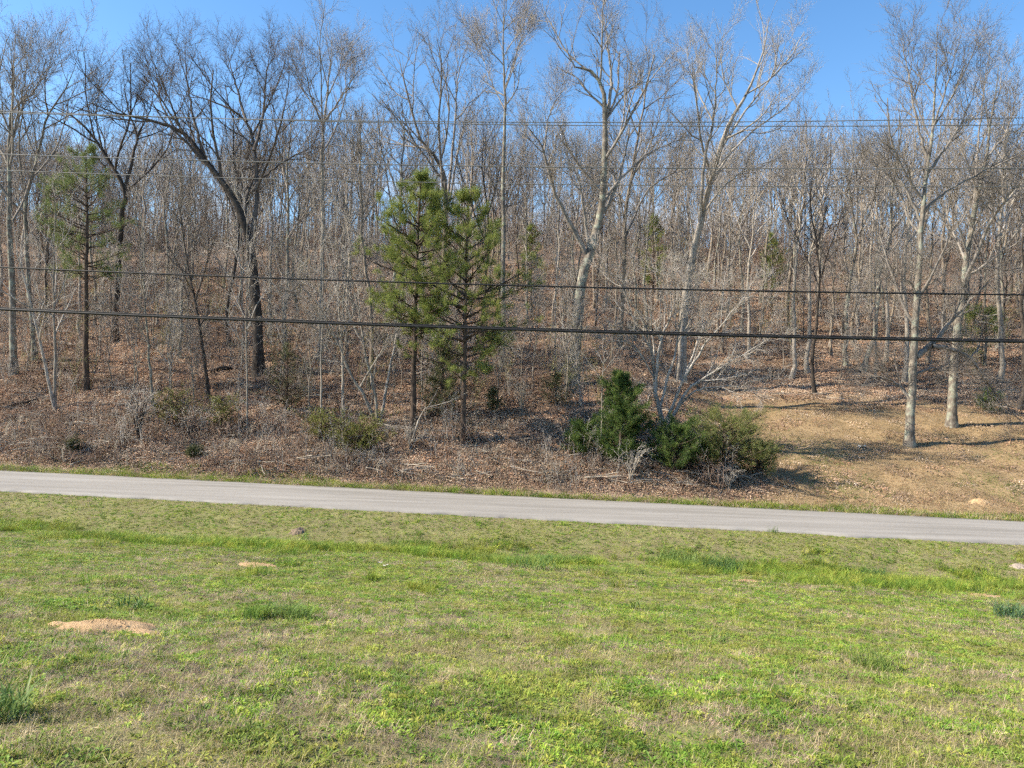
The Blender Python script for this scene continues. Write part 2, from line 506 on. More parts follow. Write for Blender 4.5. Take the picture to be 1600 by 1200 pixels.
def proto_tree(seed, H, r0, fork=.5, dens=1.0, spread=(.5, .95), twigr=.009, lean=.02, under=True):
    """slim woodland tree: straight bole, forks high up; returns trunk mesh and crown mesh"""
    g = np.random.default_rng(seed)
    K = 14
    z = np.linspace(0, 1, K)
    w = np.cumsum(g.normal(0, .012, (K, 2)), 0) * H * .6
    w -= w[0]
    P = np.stack([w[:, 0] + z * H * g.normal(0, lean), w[:, 1] + z * H * g.normal(0, lean), z * H - .3], -1)
    Rr = r0 * (1 - .86 * z) * (1 + .5 * np.exp(-z * H / .5))
    tb = Bag(); tb.tubes(P[None], Rr[None], 8)
    cb = Bag()
    nl = int(g.integers(8, 12))
    C1, R1 = grow(P[None], Rr[None], nl, fork, .97, (.45, .85), .42, 9, g, up=.13, wig=.11, rr=.55, taper_len=.55)
    cb.tubes(C1, R1, 5)
    C2, R2 = grow(C1, R1, 6, .2, .97, spread, .5, 6, g, up=.09, wig=.16, rr=.55)
    cb.tubes(C2, R2, 4)
    C3, R3 = grow(C2, R2, max(2, int(7 * dens)), .12, 1, (.3, .75), .5, 4, g, rmin=twigr, lmin=.07 * H ** .6, **TW)
    cb.tubes(C3, R3, 3)
    C4, R4 = grow(C3, R3, max(2, int(6 * dens)), .1, 1, (.25, .7), .6, 2, g, rmin=twigr * .75, lmin=.055 * H ** .6, **TW)
    cb.tubes(C4, R4, 3)
    # twiggy leader and a few dead side branches on the bole
    Cd, Rd = grow(P[None], Rr[None], 7, .22, fork, (.9, 1.5), .10, 5, g, up=.03, wig=.25, rr=.18, taper_len=0)
    cb.tubes(Cd, Rd, 4)
    Ce, Re = grow(Cd, Rd, 4, .3, 1, (.4, .9), .5, 4, g, rmin=twigr, **TW)
    cb.tubes(Ce, Re, 3)
    return tb, cb


def place_tree(name, tm, cm, loc, rz, sc, label, group=None, tilt=(0, 0), cat='tree'):
    o = bpy.data.objects.new(name, None); col.objects.link(o)
    o.empty_display_size = .3
    o.location = loc; o.rotation_euler = (tilt[0], tilt[1], rz); o.scale = (sc, sc, sc)
    o['label'] = label; o['category'] = cat
    if group: o['group'] = group
    for nm, me in (('trunk', tm), ('crown', cm)):
        if me is None: continue
        c = bpy.data.objects.new(nm, me); col.objects.link(c); c.parent = o
    return o


def hero_tree(name, label, D, stems, seed, bark, twig, levels, cat='tree', dj=1.0, base_flare=1.5, sides0=9, K=20, group=None, tipr=.25, l0=None):
    """stems: list of (radius at start, [(u, v) or (u, v, depth offset)...]); the first is the bole from the ground up.
    The limbs leave the plane of the bole by a growing random depth, so the tree has a round crown."""
    g = np.random.default_rng(seed)
    u0, v0 = stems[0][1][0][:2]
    base = on_ground(u0, v0) if D is None else None
    if D is None:
        D = base[1]
    else:
        base = at(u0, v0, D); base[2] = hz(base[0], base[1])
    tb = Bag(); cb = Bag()
    lines = []; rads = []
    for si, (r0, pts) in enumerate(stems):
        r0 = r0 * (.9 if si == 0 else .74) if stems[0][0] > .15 else r0 * 1.1
        n = len(pts)
        sgn = g.choice([-1, 1]) * g.uniform(.15, .5) * dj if si else .0
        W = []
        L = 0
        for k, p in enumerate(pts):
            if k: L += math.hypot(p[0] - pts[k - 1][0], p[1] - pts[k - 1][1]) / F * D
            off = p[2] if len(p) > 2 else sgn * L
            W.append(at(p[0], p[1], D + off) - base)
        W = np.array(W)
        if si == 0: W[0, 2] = -.35
        C = catmull(W, K)
        z = np.linspace(0, 1, K)
        C[2:-1] += g.normal(0, .02, (K - 3, 3)) * min(1, r0 / .1) * 1.4
        tp = max(.03, .009 / r0)
        rr = r0 * ((1 - tp) * (1 - z) ** .95 + tp)
        if si == 0:
            rr = rr * (1 + (base_flare - 1) * np.exp(-np.maximum(C[:, 2] - C[0, 2] - .3, 0) / .35))
        (tb if si == 0 else cb).tubes(C[None], rr[None], sides0 if si == 0 else 6)
        lines.append(C); rads.append(rr)
    P = np.array(lines); Rr = np.array(rads)
    tree_levels(P, Rr, g, levels, cb, (5, 4, 3, 3))
    o = bpy.data.objects.new(name, None); col.objects.link(o); o.location = base
    o['label'] = label; o['category'] = cat
    if group: o['group'] = group
    add('trunk', tb.mesh('trunk', bark), o)
    add('crown', cb.mesh('crown', twig), o)
    return o


def LV(n1=9, n2=6, n3=6, n4=4, t0=.35, l1=.3, up=.12, tw=.0056, a1=(.45, .95), m=1.0):
    return [dict(n=n1, t0=t0, t1=.99, ang=a1, lr=l1, K=8, up=up, wig=.11, rr=.45, rmin=tw * 1.7, taper_len=.4, lmin=1.7 * m),
            dict(n=n2, t0=.15, t1=.98, ang=(.35, .85), lr=.5, K=5, up=up * .7, wig=.12, rr=.5, rmin=tw * 1.25, lmin=1.1 * m),
            dict(n=n3, t0=.12, t1=1, ang=(.3, .75), lr=.5, K=4, rmin=tw, lmin=.65 * m, **TW),
            dict(n=n4, t0=.1, t1=1, ang=(.25, .7), lr=.6, K=2, rmin=tw * .75, lmin=.42 * m, **TW)]


hero_tree('oak_tree', 'dark spreading oak with a heavy limb arching left over the wood', 50, [
    (.40, [(405, 582), (402, 500), (396, 420), (388, 370), (365, 310), (343, 277), (312, 238), (283, 205), (227, 186), (177, 176), (133, 158)]),
    (.24, [(390, 378), (399, 330), (402, 290), (397, 235), (385, 190), (350, 165), (300, 148), (262, 120)]),
    (.12, [(401, 288), (430, 262), (470, 238), (506, 228)]),
    (.16, [(397, 235), (411, 180), (416, 120), (424, 70)]),
    (.15, [(318, 245), (303, 185), (292, 125), (287, 72)]),
    (.13, [(385, 190), (368, 130), (352, 75)]),
    (.10, [(283, 205), (262, 150), (235, 85)]),
    (.12, [(400, 300), (430, 220), (446, 160), (452, 110)])], 11, B_DARK, B_TWIGD, LV(9, 6, 6, 4, .3, .33), dj=1.2)
hero_tree('oak_tree', 'dark tree behind the left pine, forked in a wide V above its bole', 58, [
    (.30, [(178, 588), (182, 450), (190, 340), (194, 296), (170, 250), (140, 206), (105, 176), (78, 160)]),
    (.2, [(194, 300), (206, 250), (214, 213), (200, 170), (192, 110)]),
    (.1, [(160, 235), (150, 180), (160, 120)]), (.1, [(214, 213), (235, 170), (240, 120)])], 12, B_DARK, B_TWIGD, LV(10, 6, 5, 5, .35, .36), dj=1.0)
hero_tree('bare_tree', 'grey leafless tree at the left edge with a tall twiggy top', 49, [
    (.26, [(22, 590), (18, 450), (14, 330), (14, 220), (20, 140), (14, 60)]),
    (.13, [(14, 260), (-20, 190), (-40, 120)]), (.14, [(14, 240), (30, 170), (45, 90)])], 13, B_GREY, B_TWIG, LV(10, 6, 5, 5, .35, .3))
hero_tree('bare_tree', 'grey leafless tree leaning right near the left edge, fork open to the right', 52, [
    (.2, [(55, 586), (48, 470), (40, 380), (42, 310), (60, 240), (75, 180), (105, 135), (120, 90)]),
    (.12, [(42, 310), (30, 240), (38, 160), (60, 95)]), (.09, [(75, 180), (70, 130), (85, 80)])], 14, B_GREY, B_TWIG, LV(9, 6, 5, 5, .35, .32))
hero_tree('bare_tree', 'pale straight tree with a vase-shaped crown right of the dark oak', 54, [
    (.21, [(500, 560), (504, 400), (503, 270), (506, 195), (514, 120), (520, 52)]),
    (.11, [(506, 200), (486, 150), (474, 90)]), (.11, [(507, 190), (535, 150), (562, 105)]), (.08, [(512, 150), (540, 90)])],
    15, B_PALE, B_TWIG, LV(9, 6, 5, 5, .45, .3))
hero_tree('bare_tree', 'grey tree behind the pines splitting into four tall stems', 60, [
    (.26, [(690, 505), (696, 330), (690, 262), (655, 212), (632, 130), (622, 85)]),
    (.16, [(696, 330), (686, 200), (690, 110), (682, 52)]), (.16, [(697, 335), (711, 190), (716, 120), (735, 55)]), (.13, [(700, 330), (722, 205), (748, 140)])],
    16, B_TAN, B_TWIG, LV(8, 6, 5, 5, .3, .32))
hero_tree('bare_tree', 'tallest slim straight tree, its tip cut by the top edge', 52, [
    (.2, [(785, 580), (787, 400), (787, 240), (789, 150), (786, 60), (790, -12)]),
    (.07, [(788, 170), (765, 120), (745, 60)]), (.07, [(788, 140), (805, 90), (822, 40)])], 17, B_GREY, B_TWIG, LV(14, 6, 6, 4, .55, .2))
hero_tree('bare_tree', 'thick grey tree behind the cedar, forked low into a leaning and an upright stem', 48, [
    (.42, [(894, 590), (903, 500), (911, 430), (924, 385), (938, 335), (943, 285), (945, 200), (942, 140), (922, 109), (896, 103), (882, 60)]),
    (.22, [(918, 400), (890, 345), (866, 300), (850, 240), (838, 215), (812, 185)]),
    (.18, [(945, 195), (955, 130), (950, 70), (943, 18)]),
    (.15, [(940, 322), (965, 285), (1005, 246), (1050, 222), (1092, 220)]),
    (.15, [(920, 390), (912, 330), (904, 280), (888, 258)]),
    (.10, [(944, 190), (975, 150), (1000, 130), (1030, 125)]), (.09, [(850, 240), (858, 180), (880, 140)])],
    18, B_GREY, B_TWIG, LV(9, 6, 6, 4, .35, .28))
hero_tree('bare_tree', 'large pale tree fanning out to the right right of the centre', 54, [
    (.38, [(1065, 555), (1070, 480), (1082, 400), (1095, 345), (1111, 280), (1136, 200), (1165, 150), (1190, 90), (1202, 25)]),
    (.2, [(1093, 350), (1100, 260), (1114, 190), (1120, 120), (1117, 60)]),
    (.15, [(1110, 284), (1150, 230), (1190, 195), (1230, 165), (1262, 128)]),
    (.12, [(1098, 335), (1130, 292), (1170, 264), (1212, 250)]),
    (.15, [(1120, 245), (1160, 180), (1212, 110), (1234, 50)]), (.1, [(1114, 190), (1085, 130), (1070, 70)])],
    19, B_PALE, B_TWIGP, LV(9, 6, 6, 4, .35, .28))
hero_tree('bare_tree', 'slender grey tree between the forked tree and the fanning tree', 58, [
    (.24, [(968, 516), (975, 430), (976, 350), (985, 280), (1000, 200), (1012, 130), (1015, 80)]),
    (.12, [(977, 372), (1010, 300), (1058, 265), (1086, 226)]), (.1, [(976, 350), (964, 280), (962, 215)]), (.12, [(985, 285), (1020, 215), (1045, 130)])],
    20, B_TAN, B_TWIG, LV(8, 6, 5, 5, .35, .3))
hero_tree('bare_tree', 'grey lichened tree standing alone on the dry grass, crooked low limbs', None, [
    (.30, [(1421, 697), (1423, 640), (1427, 560), (1431, 500), (1437, 420), (1440, 340), (1447, 270), (1458, 200), (1462, 120), (1465, 38)]),
    (.26, [(1431, 558), (1453, 540), (1467, 527), (1484, 503), (1507, 480), (1524, 458), (1562, 430)]),
    (.22, [(1456, 541), (1480, 544), (1510, 556), (1530, 577), (1545, 602), (1572, 632), (1602, 640)]),
    (.17, [(1421, 622), (1406, 604), (1382, 590), (1354, 588)]),
    (.13, [(1430, 585), (1458, 576), (1496, 581)]),
    (.13, [(1440, 332), (1475, 302), (1520, 276), (1562, 254), (1605, 232)]),
    (.11, [(1438, 345), (1413, 292), (1385, 257), (1345, 228)]),
    (.13, [(1446, 274), (1484, 222), (1510, 175), (1531, 115)]),
    (.12, [(1450, 252), (1431, 182), (1420, 120), (1408, 60)]), (.09, [(1456, 205), (1481, 130), (1500, 60)]),
    (.07, [(1435, 470), (1420, 440), (1400, 478)])], 21, B_GREY, B_TWIG, LV(9, 6, 6, 4, .3, .26, .1), dj=.5)
hero_tree('bare_tree', 'grey tree at the wood edge just right of the lone lichened tree', None, [
    (.33, [(1487, 666), (1490, 600), (1496, 520), (1505, 450), (1515, 380), (1525, 310), (1540, 250), (1550, 180), (1562, 88)]),
    (.16, [(1507, 440), (1545, 352), (1580, 302), (1615, 268)]), (.15, [(1522, 330), (1526, 250), (1532, 190), (1548, 65)]),
    (.11, [(1540, 250), (1575, 200), (1592, 120)]), (.1, [(1512, 400), (1490, 330), (1478, 260)])], 22, B_GREY, B_TWIG, LV(10, 6, 6, 4, .35, .28))

SL = LV(9, 5, 4, 3, .35, .3, .1, .006, m=.5)
hero_tree('sapling', 'twin-stemmed pale sapling above the road, one stem leaning far left', None, [
    (.10, [(86, 641), (86, 540), (84, 440), (86, 300)]), (.10, [(85, 636), (75, 590), (60, 520), (42, 450), (28, 400), (16, 320)])], 31, B_PALE, B_TWIGP, SL, tipr=.2, base_flare=1.3, K=16)
hero_tree('sapling', 'thin upright sapling standing right of the left pine', None, [
    (.085, [(240, 637), (233, 560), (225, 440), (220, 290)])], 32, B_GREY, B_TWIG, SL, tipr=.2, base_flare=1.3, K=16)
hero_tree('sapling', 'dark young tree leaning left in front of the dark oak', None, [
    (.11, [(328, 629), (319, 560), (305, 470), (290, 400), (278, 310)]), (.05, [(305, 470), (325, 400), (322, 330)])], 33, B_DARK, B_TWIGD, SL, tipr=.2, base_flare=1.3, K=16)
hero_tree('sapling', 'very thin pale straight sapling just left of the dark oak bole', None, [
    (.055, [(387, 678), (385, 500), (386, 320)])], 34, B_PALE, B_TWIGP, SL, tipr=.2, base_flare=1.2, K=14)
hero_tree('sapling', 'very thin sapling with a bare stem below the pale vase-crowned tree', None, [
    (.06, [(503, 668), (502, 560), (505, 420), (500, 330)])], 35, B_PALE, B_TWIGP, SL, tipr=.2, base_flare=1.2, K=14)
hero_tree('sapling', 'pale slim young tree between the oak and the triple-stemmed tree', None, [
    (.085, [(537, 655), (535, 560), (528, 440), (524, 300)])], 36, B_PALE, B_TWIGP, SL, tipr=.2, base_flare=1.2, K=14)
hero_tree('small_tree', 'pale small tree of three stems spreading from one foot left of the pines', None, [
    (.085, [(591, 664), (585, 610), (572, 560), (563, 500), (550, 440), (530, 380)]),
    (.085, [(588, 664), (570, 620), (545, 580), (530, 540), (500, 480), (462, 440)]),
    (.085, [(594, 662), (603, 610), (612, 560), (622, 510), (629, 450), (642, 390)]),
    (.05, [(562, 606), (583, 570), (605, 530), (625, 460)]), (.04, [(530, 540), (510, 530), (480, 500)])],
    37, B_PALE, B_TWIGP, LV(8, 6, 5, 3, .4, .32, .1, .006, m=.5), tipr=.2, base_flare=1.2, K=18)
hero_tree('small_tree', 'pale spreading tree behind the cedars, long limbs arching right', 40.5, [
    (.13, [(1040, 680), (1025, 620), (1020, 560), (1005, 505), (972, 452), (935, 405)]),
    (.09, [(1024, 620), (1030, 540), (1050, 480), (1036, 415)]), (.08, [(1030, 640), (1052, 560), (1068, 480), (1082, 430)]),
    (.1, [(1040, 670), (1075, 610), (1110, 585), (1160, 555), (1215, 522)]),
    (.09, [(1040, 660), (1070, 590), (1105, 535), (1150, 480), (1195, 448)]),
    (.07, [(1050, 650), (1085, 612), (1130, 604), (1200, 606)]), (.07, [(1070, 590), (1095, 520), (1125, 455)]), (.05, [(1022, 590), (990, 540), (950, 530)])],
    38, B_PALE, B_TWIGP, LV(9, 6, 5, 4, .35, .32, .07, .006, m=.6), tipr=.2, base_flare=1.2, K=18, dj=.6)
hero_tree('bent_sapling', 'thin pale stem bent over to the right between the two pines', None, [
    (.04, [(638, 698), (655, 655), (668, 637), (700, 628), (732, 612)])], 39, B_PALE, B_TWIGP, [dict(n=5, t0=.4, t1=1, ang=(.4, .9), lr=.25, K=5, rmin=.006, up=.1, wig=.2)], cat='sapling', tipr=.3, base_flare=1.1, K=14)
hero_tree('sapling', 'leafless thin sapling standing between the pines and the thick forked tree', None, [
    (.06, [(868, 560), (868, 480), (870, 380), (872, 300)])], 40, B_PALE, B_TWIGP, SL, tipr=.2, base_flare=1.2, K=14)
hero_tree('sapling', 'whitish sapling stem rising in front of the round cedar', None, [
    (.035, [(938, 722), (940, 650), (942, 580), (945, 560)])], 42, B_PALE, B_TWIGP, LV(7, 4, 3, 2, .3, .35, .05, .006, m=.25), tipr=.2, base_flare=1.2, K=12)

# ------------------------------------------------------------------ arching multi-stem shrubs
def shrub(name, label, u, v, n, H, spread, seed, bark, group=None, cat='shrub'):
    g = np.random.default_rng(seed)
    base = on_ground(u, v)
    bag = Bag(); K = 10
    az = g.random(n) * 6.28; sp = g.uniform(.3, 1, n) * spread; hh = H * g.uniform(.55, 1, n)
    t = np.linspace(0, 1, K)[None, :]
    x = np.cos(az)[:, None] * sp[:, None] * t ** 1.3; y = np.sin(az)[:, None] * sp[:, None] * t ** 1.3
    z = hh[:, None] * (np.sin(t * g.uniform(1.5, 2.3, n)[:, None])) - .1
    P = np.stack([x, y, z], -1) + np.cumsum(g.normal(0, .02, (n, K, 3)), 1)
    Rr = g.uniform(.02, .042, n)[:, None] * (1 - .8 * t)
    bag.tubes(P, Rr, 4)
    b2 = Bag()
    tree_levels(P, Rr, g, [dict(n=7, t0=.3, t1=1, ang=(.4, 1), lr=.32, K=6, up=-.02, wig=.2, rmin=.006), dict(n=5, t0=.15, t1=1, ang=(.4, 1), lr=.45, K=4, up=0, wig=.25, rmin=.005)], b2, (3, 3))
    o = bpy.data.objects.new(name, None); col.objects.link(o); o.location = base; o['label'] = label; o['category'] = cat
    if group: o['group'] = group
    add('stems', bag.mesh('stems', bark), o); add('twigs', b2.mesh('twigs', B_TWIGP), o)


shrub('bare_shrub', 'arching many-stemmed bare shrub on the bank above the left road', 216, 690, 14, 3.2, 2.0, 51, B_DARK)
shrub('bare_shrub', 'small dry bare shrub on the bank below the leaning dark tree', 300, 690, 9, 1.8, 1.2, 52, B_DARK)
shrub('bare_shrub', 'bare twiggy shrub at the foot of the bent pale stem', 640, 705, 9, 1.3, .8, 53, B_STICK)
shrub('bare_shrub', 'bare thin shrub left of the cedars near the pines', 815, 650, 8, 2.2, .9, 54, B_GREY)
shrub('bare_shrub', 'pale dead sticks fanning up before the cedars by the road', 985, 754, 9, 1.9, 1.2, 55, B_STICK)
shrub('bare_shrub', 'low pale dead brush at the right foot of the junipers', 1140, 766, 8, 1.3, 1.2, 57, B_STICK)

# ------------------------------------------------------------------ pines
def needle_tufts(C, D, g, n, L, w, fwd=.55):
    """n needles on every tuft centre C (M,3) around direction D"""
    M = len(C)
    d = nrm(g.normal(0, 1, (M, n, 3)) + D[:, None, :] * fwd * 1.8)
    ln = L * g.uniform(.7, 1.15, (M, n, 1))
    base = C[:, None, :] + g.normal(0, .05, (M, n, 3)) + D[:, None, :] * g.uniform(-.14, .05, (M, n, 1))
    side = nrm(np.cross(d, g.normal(0, 1, (M, n, 3)))) * w * .5
    tip = base + d * ln + np.array([0, 0, -.02])
    return np.stack([base - side, base + side, tip], 2).reshape(-1, 3, 3)


def pine(name, label, u, v, vtop, rad, cb_frac, seed, lean=(0, 0), nper=5, bald=.0, whorl=.42, D=None, nn=30, mat=None):
    g = np.random.default_rng(seed)
    base = on_ground(u, v) if D is None else at(u, v, D)
    base[2] = hz(base[0], base[1])
    top = at(u + lean[0], vtop, base[1])
    H = top[2] - base[2]
    K = 16; z = np.linspace(0, 1, K)
    P = np.stack([(top[0] - base[0]) * z + np.cumsum(g.normal(0, .02, K)), np.cumsum(g.normal(0, .03, K)), z * H - .3 * (1 - z)], -1)
    Rr = H * .0125 * (1 - .9 * z) + .012
    tb = Bag(); tb.tubes(P[None], Rr[None], 8)
    bb = Bag(); nb = Bag()
    B, BR = [], []
    zz = H * cb_frac
    KB = 8
    while zz < H - .25:
        f = (zz - H * cb_frac) / (H * (1 - cb_frac))
        prof_ = (np.interp(f, [0, .15, .4, .75, 1], [.6, .95, 1, .62, .15]))
        for q in range(int(g.integers(max(2, nper - 2), nper + 1))):
            if g.random() < bald: continue
            a = g.random() * 6.28; L = rad * prof_ * g.uniform(.55, 1.2)
            p0 = np.array([np.interp(zz, P[:, 2], P[:, 0]), np.interp(zz, P[:, 2], P[:, 1]), zz + g.uniform(-.15, .15)])
            d = np.array([math.cos(a), math.sin(a), g.uniform(-.05, .25) + .5 * f]); d /= np.linalg.norm(d)
            pl = [p0]
            for k in range(KB - 1):
                d = d + np.array([*g.normal(0, .09, 2), g.normal(.03 + .06 * k / KB, .07)]); d /= np.linalg.norm(d)
                pl.append(pl[-1] + d * L / (KB - 1))
            B.append(pl); BR.append(np.linspace(.012 + .014 * L, .007, KB))
        zz += whorl * g.uniform(.7, 1.3)
    B = np.array(B); BR = np.array(BR)
    bb.tubes(B, BR, 4)
    C, CR = grow(B, BR, 6, .3, 1, (.4, .95), .34, 5, g, up=.12, wig=.14, rmin=.006, flat=.3)
    bb.tubes(C, CR, 3)
    C2, CR2 = grow(C, CR, 2, .4, 1, (.3, .8), .5, 4, g, up=.15, wig=.14, rmin=.005, lmin=.18)
    bb.tubes(C2, CR2, 3)
    # dead lower branches on the bole
    Cd, Rd = grow(P[None], Rr[None], 12, .12, cb_frac + .05, (1.2, 1.7), .10, 6, g, up=-.02, wig=.16, rr=.16, rmin=.008, taper_len=0)
    bb.tubes(Cd, Rd, 3)
    Ce, Re = grow(Cd, Rd, 4, .3, 1, (.4, .9), .45, 4, g, up=0, wig=.15, rmin=.006)
    bb.tubes(Ce, Re, 3)
    ce = [B[:, -1], C[:, -1], C[:, -2], C2[:, -1]]
    di = [nrm(B[:, -1] - B[:, -2]), nrm(C[:, -1] - C[:, -2]), nrm(C[:, -1] - C[:, -2]), nrm(C2[:, -1] - C2[:, -2])]
    ce.append(P[-1:] + 0); di.append(np.array([[0, 0, 1.0]]))
    ce = np.concatenate(ce); di = np.concatenate(di)
    di = nrm(di + np.array([0, 0, .25]))
    kk = g.random(len(ce)) < .85
    nb.tris(needle_tufts(ce[kk], di[kk], g, nn, .27, .0095, .8))
    o = bpy.data.objects.new(name, None); col.objects.link(o); o.location = base; o['label'] = label; o['category'] = 'pine tree'
    add('trunk', tb.mesh('trunk', B_PINE), o); add('branches', bb.mesh('branches', B_PINE), o); add('crown', nb.mesh('crown', mat or M_PINE, False), o)


pine('pine_tree', 'taller bushy green pine, left of the pair in the middle', 645, 690, 274, 3.1, .40, 61, lean=(12, 0), nper=7, whorl=.46, nn=44, bald=.2)
pine('pine_tree', 'dark-trunked green pine, right of the pair, with uneven hanging boughs', 724, 694, 312, 3.9, .27, 62, lean=(14, 0), nper=6, bald=.3, whorl=.48, nn=46)
pine('pine_tree', 'sparse hazy pine with a thin dark trunk on the left', 134, 612, 232, 2.8, .46, 63, lean=(-8, 0), nper=5, bald=.2, nn=26, mat=M_PINEL)
pine('pine_tree', 'small dark pine far in the wood right of the forked tree', 1022, 430, 338, 1.6, .3, 64, D=78, nn=14)
pine('pine_tree', 'small dark pine far in the wood just right of the paired pines', 832, 440, 352, 1.5, .3, 65, D=70, nn=14)
pine('pine_tree', 'small dark pine far in the wood behind the fanning pale tree', 1208, 440, 362, 1.5, .3, 66, D=78, nn=14)
pine('pine_tree', 'low yellowish pine behind the tree at the wood edge', 1535, 560, 480, 2.2, .2, 67, D=62, nn=16)


# ------------------------------------------------------------------ cedars and junipers
def cedar(name, label, u, v, H, rad, seed, mat, D=None, shape='cone', n=1300, per=52, cat='cedar', L=.10, w=.010, squash=1.0):
    g = np.random.default_rng(seed)
    base = on_ground(u, v) if D is None else at(u, v, D)
    base[2] = hz(base[0], base[1])
    tb = Bag(); K = 8; z = np.linspace(0, 1, K)
    P = np.stack([np.cumsum(g.normal(0, .02, K)), np.cumsum(g.normal(0, .02, K)), z * H * .95 - .2 * (1 - z)], -1)
    Rr = (.03 + H * .014) * (1 - .9 * z); tb.tubes(P[None], Rr[None], 7)
    nb = int(34 + H * 17)
    zf = g.random(nb) ** 1.25 * .93 + .03
    az = g.random(nb) * 6.28
    if shape == 'cone':
        pr = np.interp(zf, [0, .12, .3, .6, .85, 1], [.7, 1, .95, .68, .36, .06])
    else:
        pr = np.interp(zf, [0, .2, .5, .8, 1], [.95, 1.05, 1, .75, .35])
    lobes = .5 + .85 * vnoise(az * 1.1 + 3, zf * 4, seed)
    Lb = rad * pr * lobes * g.uniform(.75, 1.15, nb)
    KB = 7; t = np.linspace(0, 1, KB)[None, :]
    B = np.stack([np.cos(az)[:, None] * Lb[:, None] * t, np.sin(az)[:, None] * Lb[:, None] * t * squash,
                  (zf * H * .92)[:, None] + Lb[:, None] * (g.uniform(.15, .7, nb)[:, None] * t + .15 * t ** 2)], -1)
    B += np.cumsum(g.normal(0, .02, B.shape), 1)
    BR = np.linspace(1, .3, KB)[None, :] * (.008 + .008 * Lb[:, None])
    bb = Bag(); bb.tubes(B, BR, 4)
    C, CR = grow(B, BR, 6, .2, 1, (.4, .9), .36, 4, g, up=.12, wig=.15, rmin=.004)
    bb.tubes(C, CR, 3)
    al = np.concatenate([C.reshape(-1, 3), B[:, 2:].reshape(-1, 3)])
    dr = np.concatenate([np.repeat(nrm(C[:, -1] - C[:, 0]), 4, 0), np.repeat(nrm(B[:, -1] - B[:, 0]), KB - 2, 0)])
    k = g.choice(len(al), min(n, len(al)), False)
    nbag = Bag(); nbag.tris(needle_tufts(al[k], nrm(dr[k] + [0, 0, .45]), g, per, L, w, .9))
    o = bpy.data.objects.new(name, None); col.objects.link(o); o.location = base; o['label'] = label; o['category'] = cat
    add('trunk', tb.mesh('trunk', B_PINE), o); add('branches', bb.mesh('branches', B_PINE), o); add('crown', nbag.mesh('crown', mat, False), o)


cedar('cedar_tree', 'tall dense green cedar by the far road edge', 968, 728, 5.1, 1.75, 71, M_CEDAR, n=3600)
cedar('cedar_tree', 'low dark cedar at the left foot of the tall cedar', 912, 712, 1.8, 1.2, 72, M_CEDAR, n=900)
cedar('cedar_tree', 'wide dark bushy cedar right of the tall cedar', 1054, 738, 2.4, 1.7, 73, M_CEDAR, shape='bush', n=1200)
cedar('juniper_bush', 'wide yellow-green juniper bush, rightmost of the evergreens by the road', 1128, 736, 2.7, 2.2, 74, M_JUNI, shape='bush', n=1200, cat='juniper')
cedar('juniper_bush', 'low yellow-green juniper spreading at the right end of the evergreens', 1182, 742, 1.4, 1.3, 75, M_JUNI, shape='bush', n=420, cat='juniper')
cedar('cedar_tree', 'loose dark cedar standing behind the trunk of the right pine', 688, 655, 4.6, 1.5, 76, M_DULL, n=650)
cedar('cedar_tree', 'thin olive cedar with a sparse crown right of the dark oak', 447, 640, 4.2, 1.5, 77, M_DULL, n=330, per=26)
cedar('cedar_tree', 'small dark cedar seedling right of the right pine', 770, 645, 1.5, .5, 78, M_DULL, n=160)
cedar('cedar_tree', 'low dark cedar half hidden behind the thick forked tree', 868, 632, 2.0, 1.2, 79, M_DULL, n=300, per=26)
cedar('cedar_tree', 'tiny dark evergreen clump on the bank nearest the left edge', 112, 706, .5, .45, 80, M_DULL, shape='bush', n=150)
cedar('cedar_tree', 'tiny dark evergreen clump on the bank below the leaning dark tree', 304, 714, .45, .4, 81, M_DULL, shape='bush', n=150)
cedar('cedar_tree', 'small dark cedar under the low limb near the right edge', 1545, 645, 1.8, .9, 82, M_CEDAR, n=260)
cedar('olive_shrub', 'low olive-leaved shrub on the bank left of the pines', 560, 708, 1.3, 1.9, 83, M_OLIVE, shape='bush', n=900, per=8, cat='shrub', L=.08, w=.04)
cedar('olive_shrub', 'thin olive-leaved shrub below the pale vase-crowned tree', 500, 690, 1.5, 1.3, 84, M_OLIVE, shape='bush', n=420, per=7, cat='shrub', L=.08, w=.04)
cedar('olive_shrub', 'budding yellow-green shrub below the leaning dark tree', 275, 668, 2.0, 1.5, 85, M_OLIVE, shape='bush', n=520, per=6, cat='shrub', L=.06, w=.045)
cedar('olive_shrub', 'budding yellow-green shrub left of the thin pale straight sapling', 345, 672, 1.8, 1.2, 86, M_OLIVE, shape='bush', n=480, per=6, cat='shrub', L=.06, w=.045)

# ------------------------------------------------------------------ the hillside wood
protos = []
for k in range(9):
    H = [21, 23, 19, 22, 20, 24, 18, 21, 22][k]
    tb, cb = proto_tree(200 + k, H, [.2, .24, .15, .22, .17, .25, .13, .19, .21][k], fork=[.45, .55, .4, .5, .42, .55, .4, .5, .48][k], dens=.72, twigr=.007)
    bk = [B_GREY, B_PALE, B_TAN, B_GREY, B_DARK, B_TAN, B_PALE, B_GREY, B_TAN][k]
    tw = [B_TWIG, B_TWIGP, B_TWIG, B_TWIG, B_TWIGD, B_TWIG, B_TWIGP, B_TWIG, B_TWIG][k]
    protos.append((tb.mesh('trunk', bk), cb.mesh('crown', tw)))
sap = []
for k in range(6):
    tb, cb = proto_tree(300 + k, 7.5, .055, fork=.3, dens=.7, spread=(.6, 1.1), twigr=.008, lean=.05)
    sap.append((tb.mesh('trunk', [B_GREY, B_PALE, B_TAN][k % 3]), cb.mesh('crown', [B_TWIG, B_TWIGP, B_TWIGP][k % 3])))

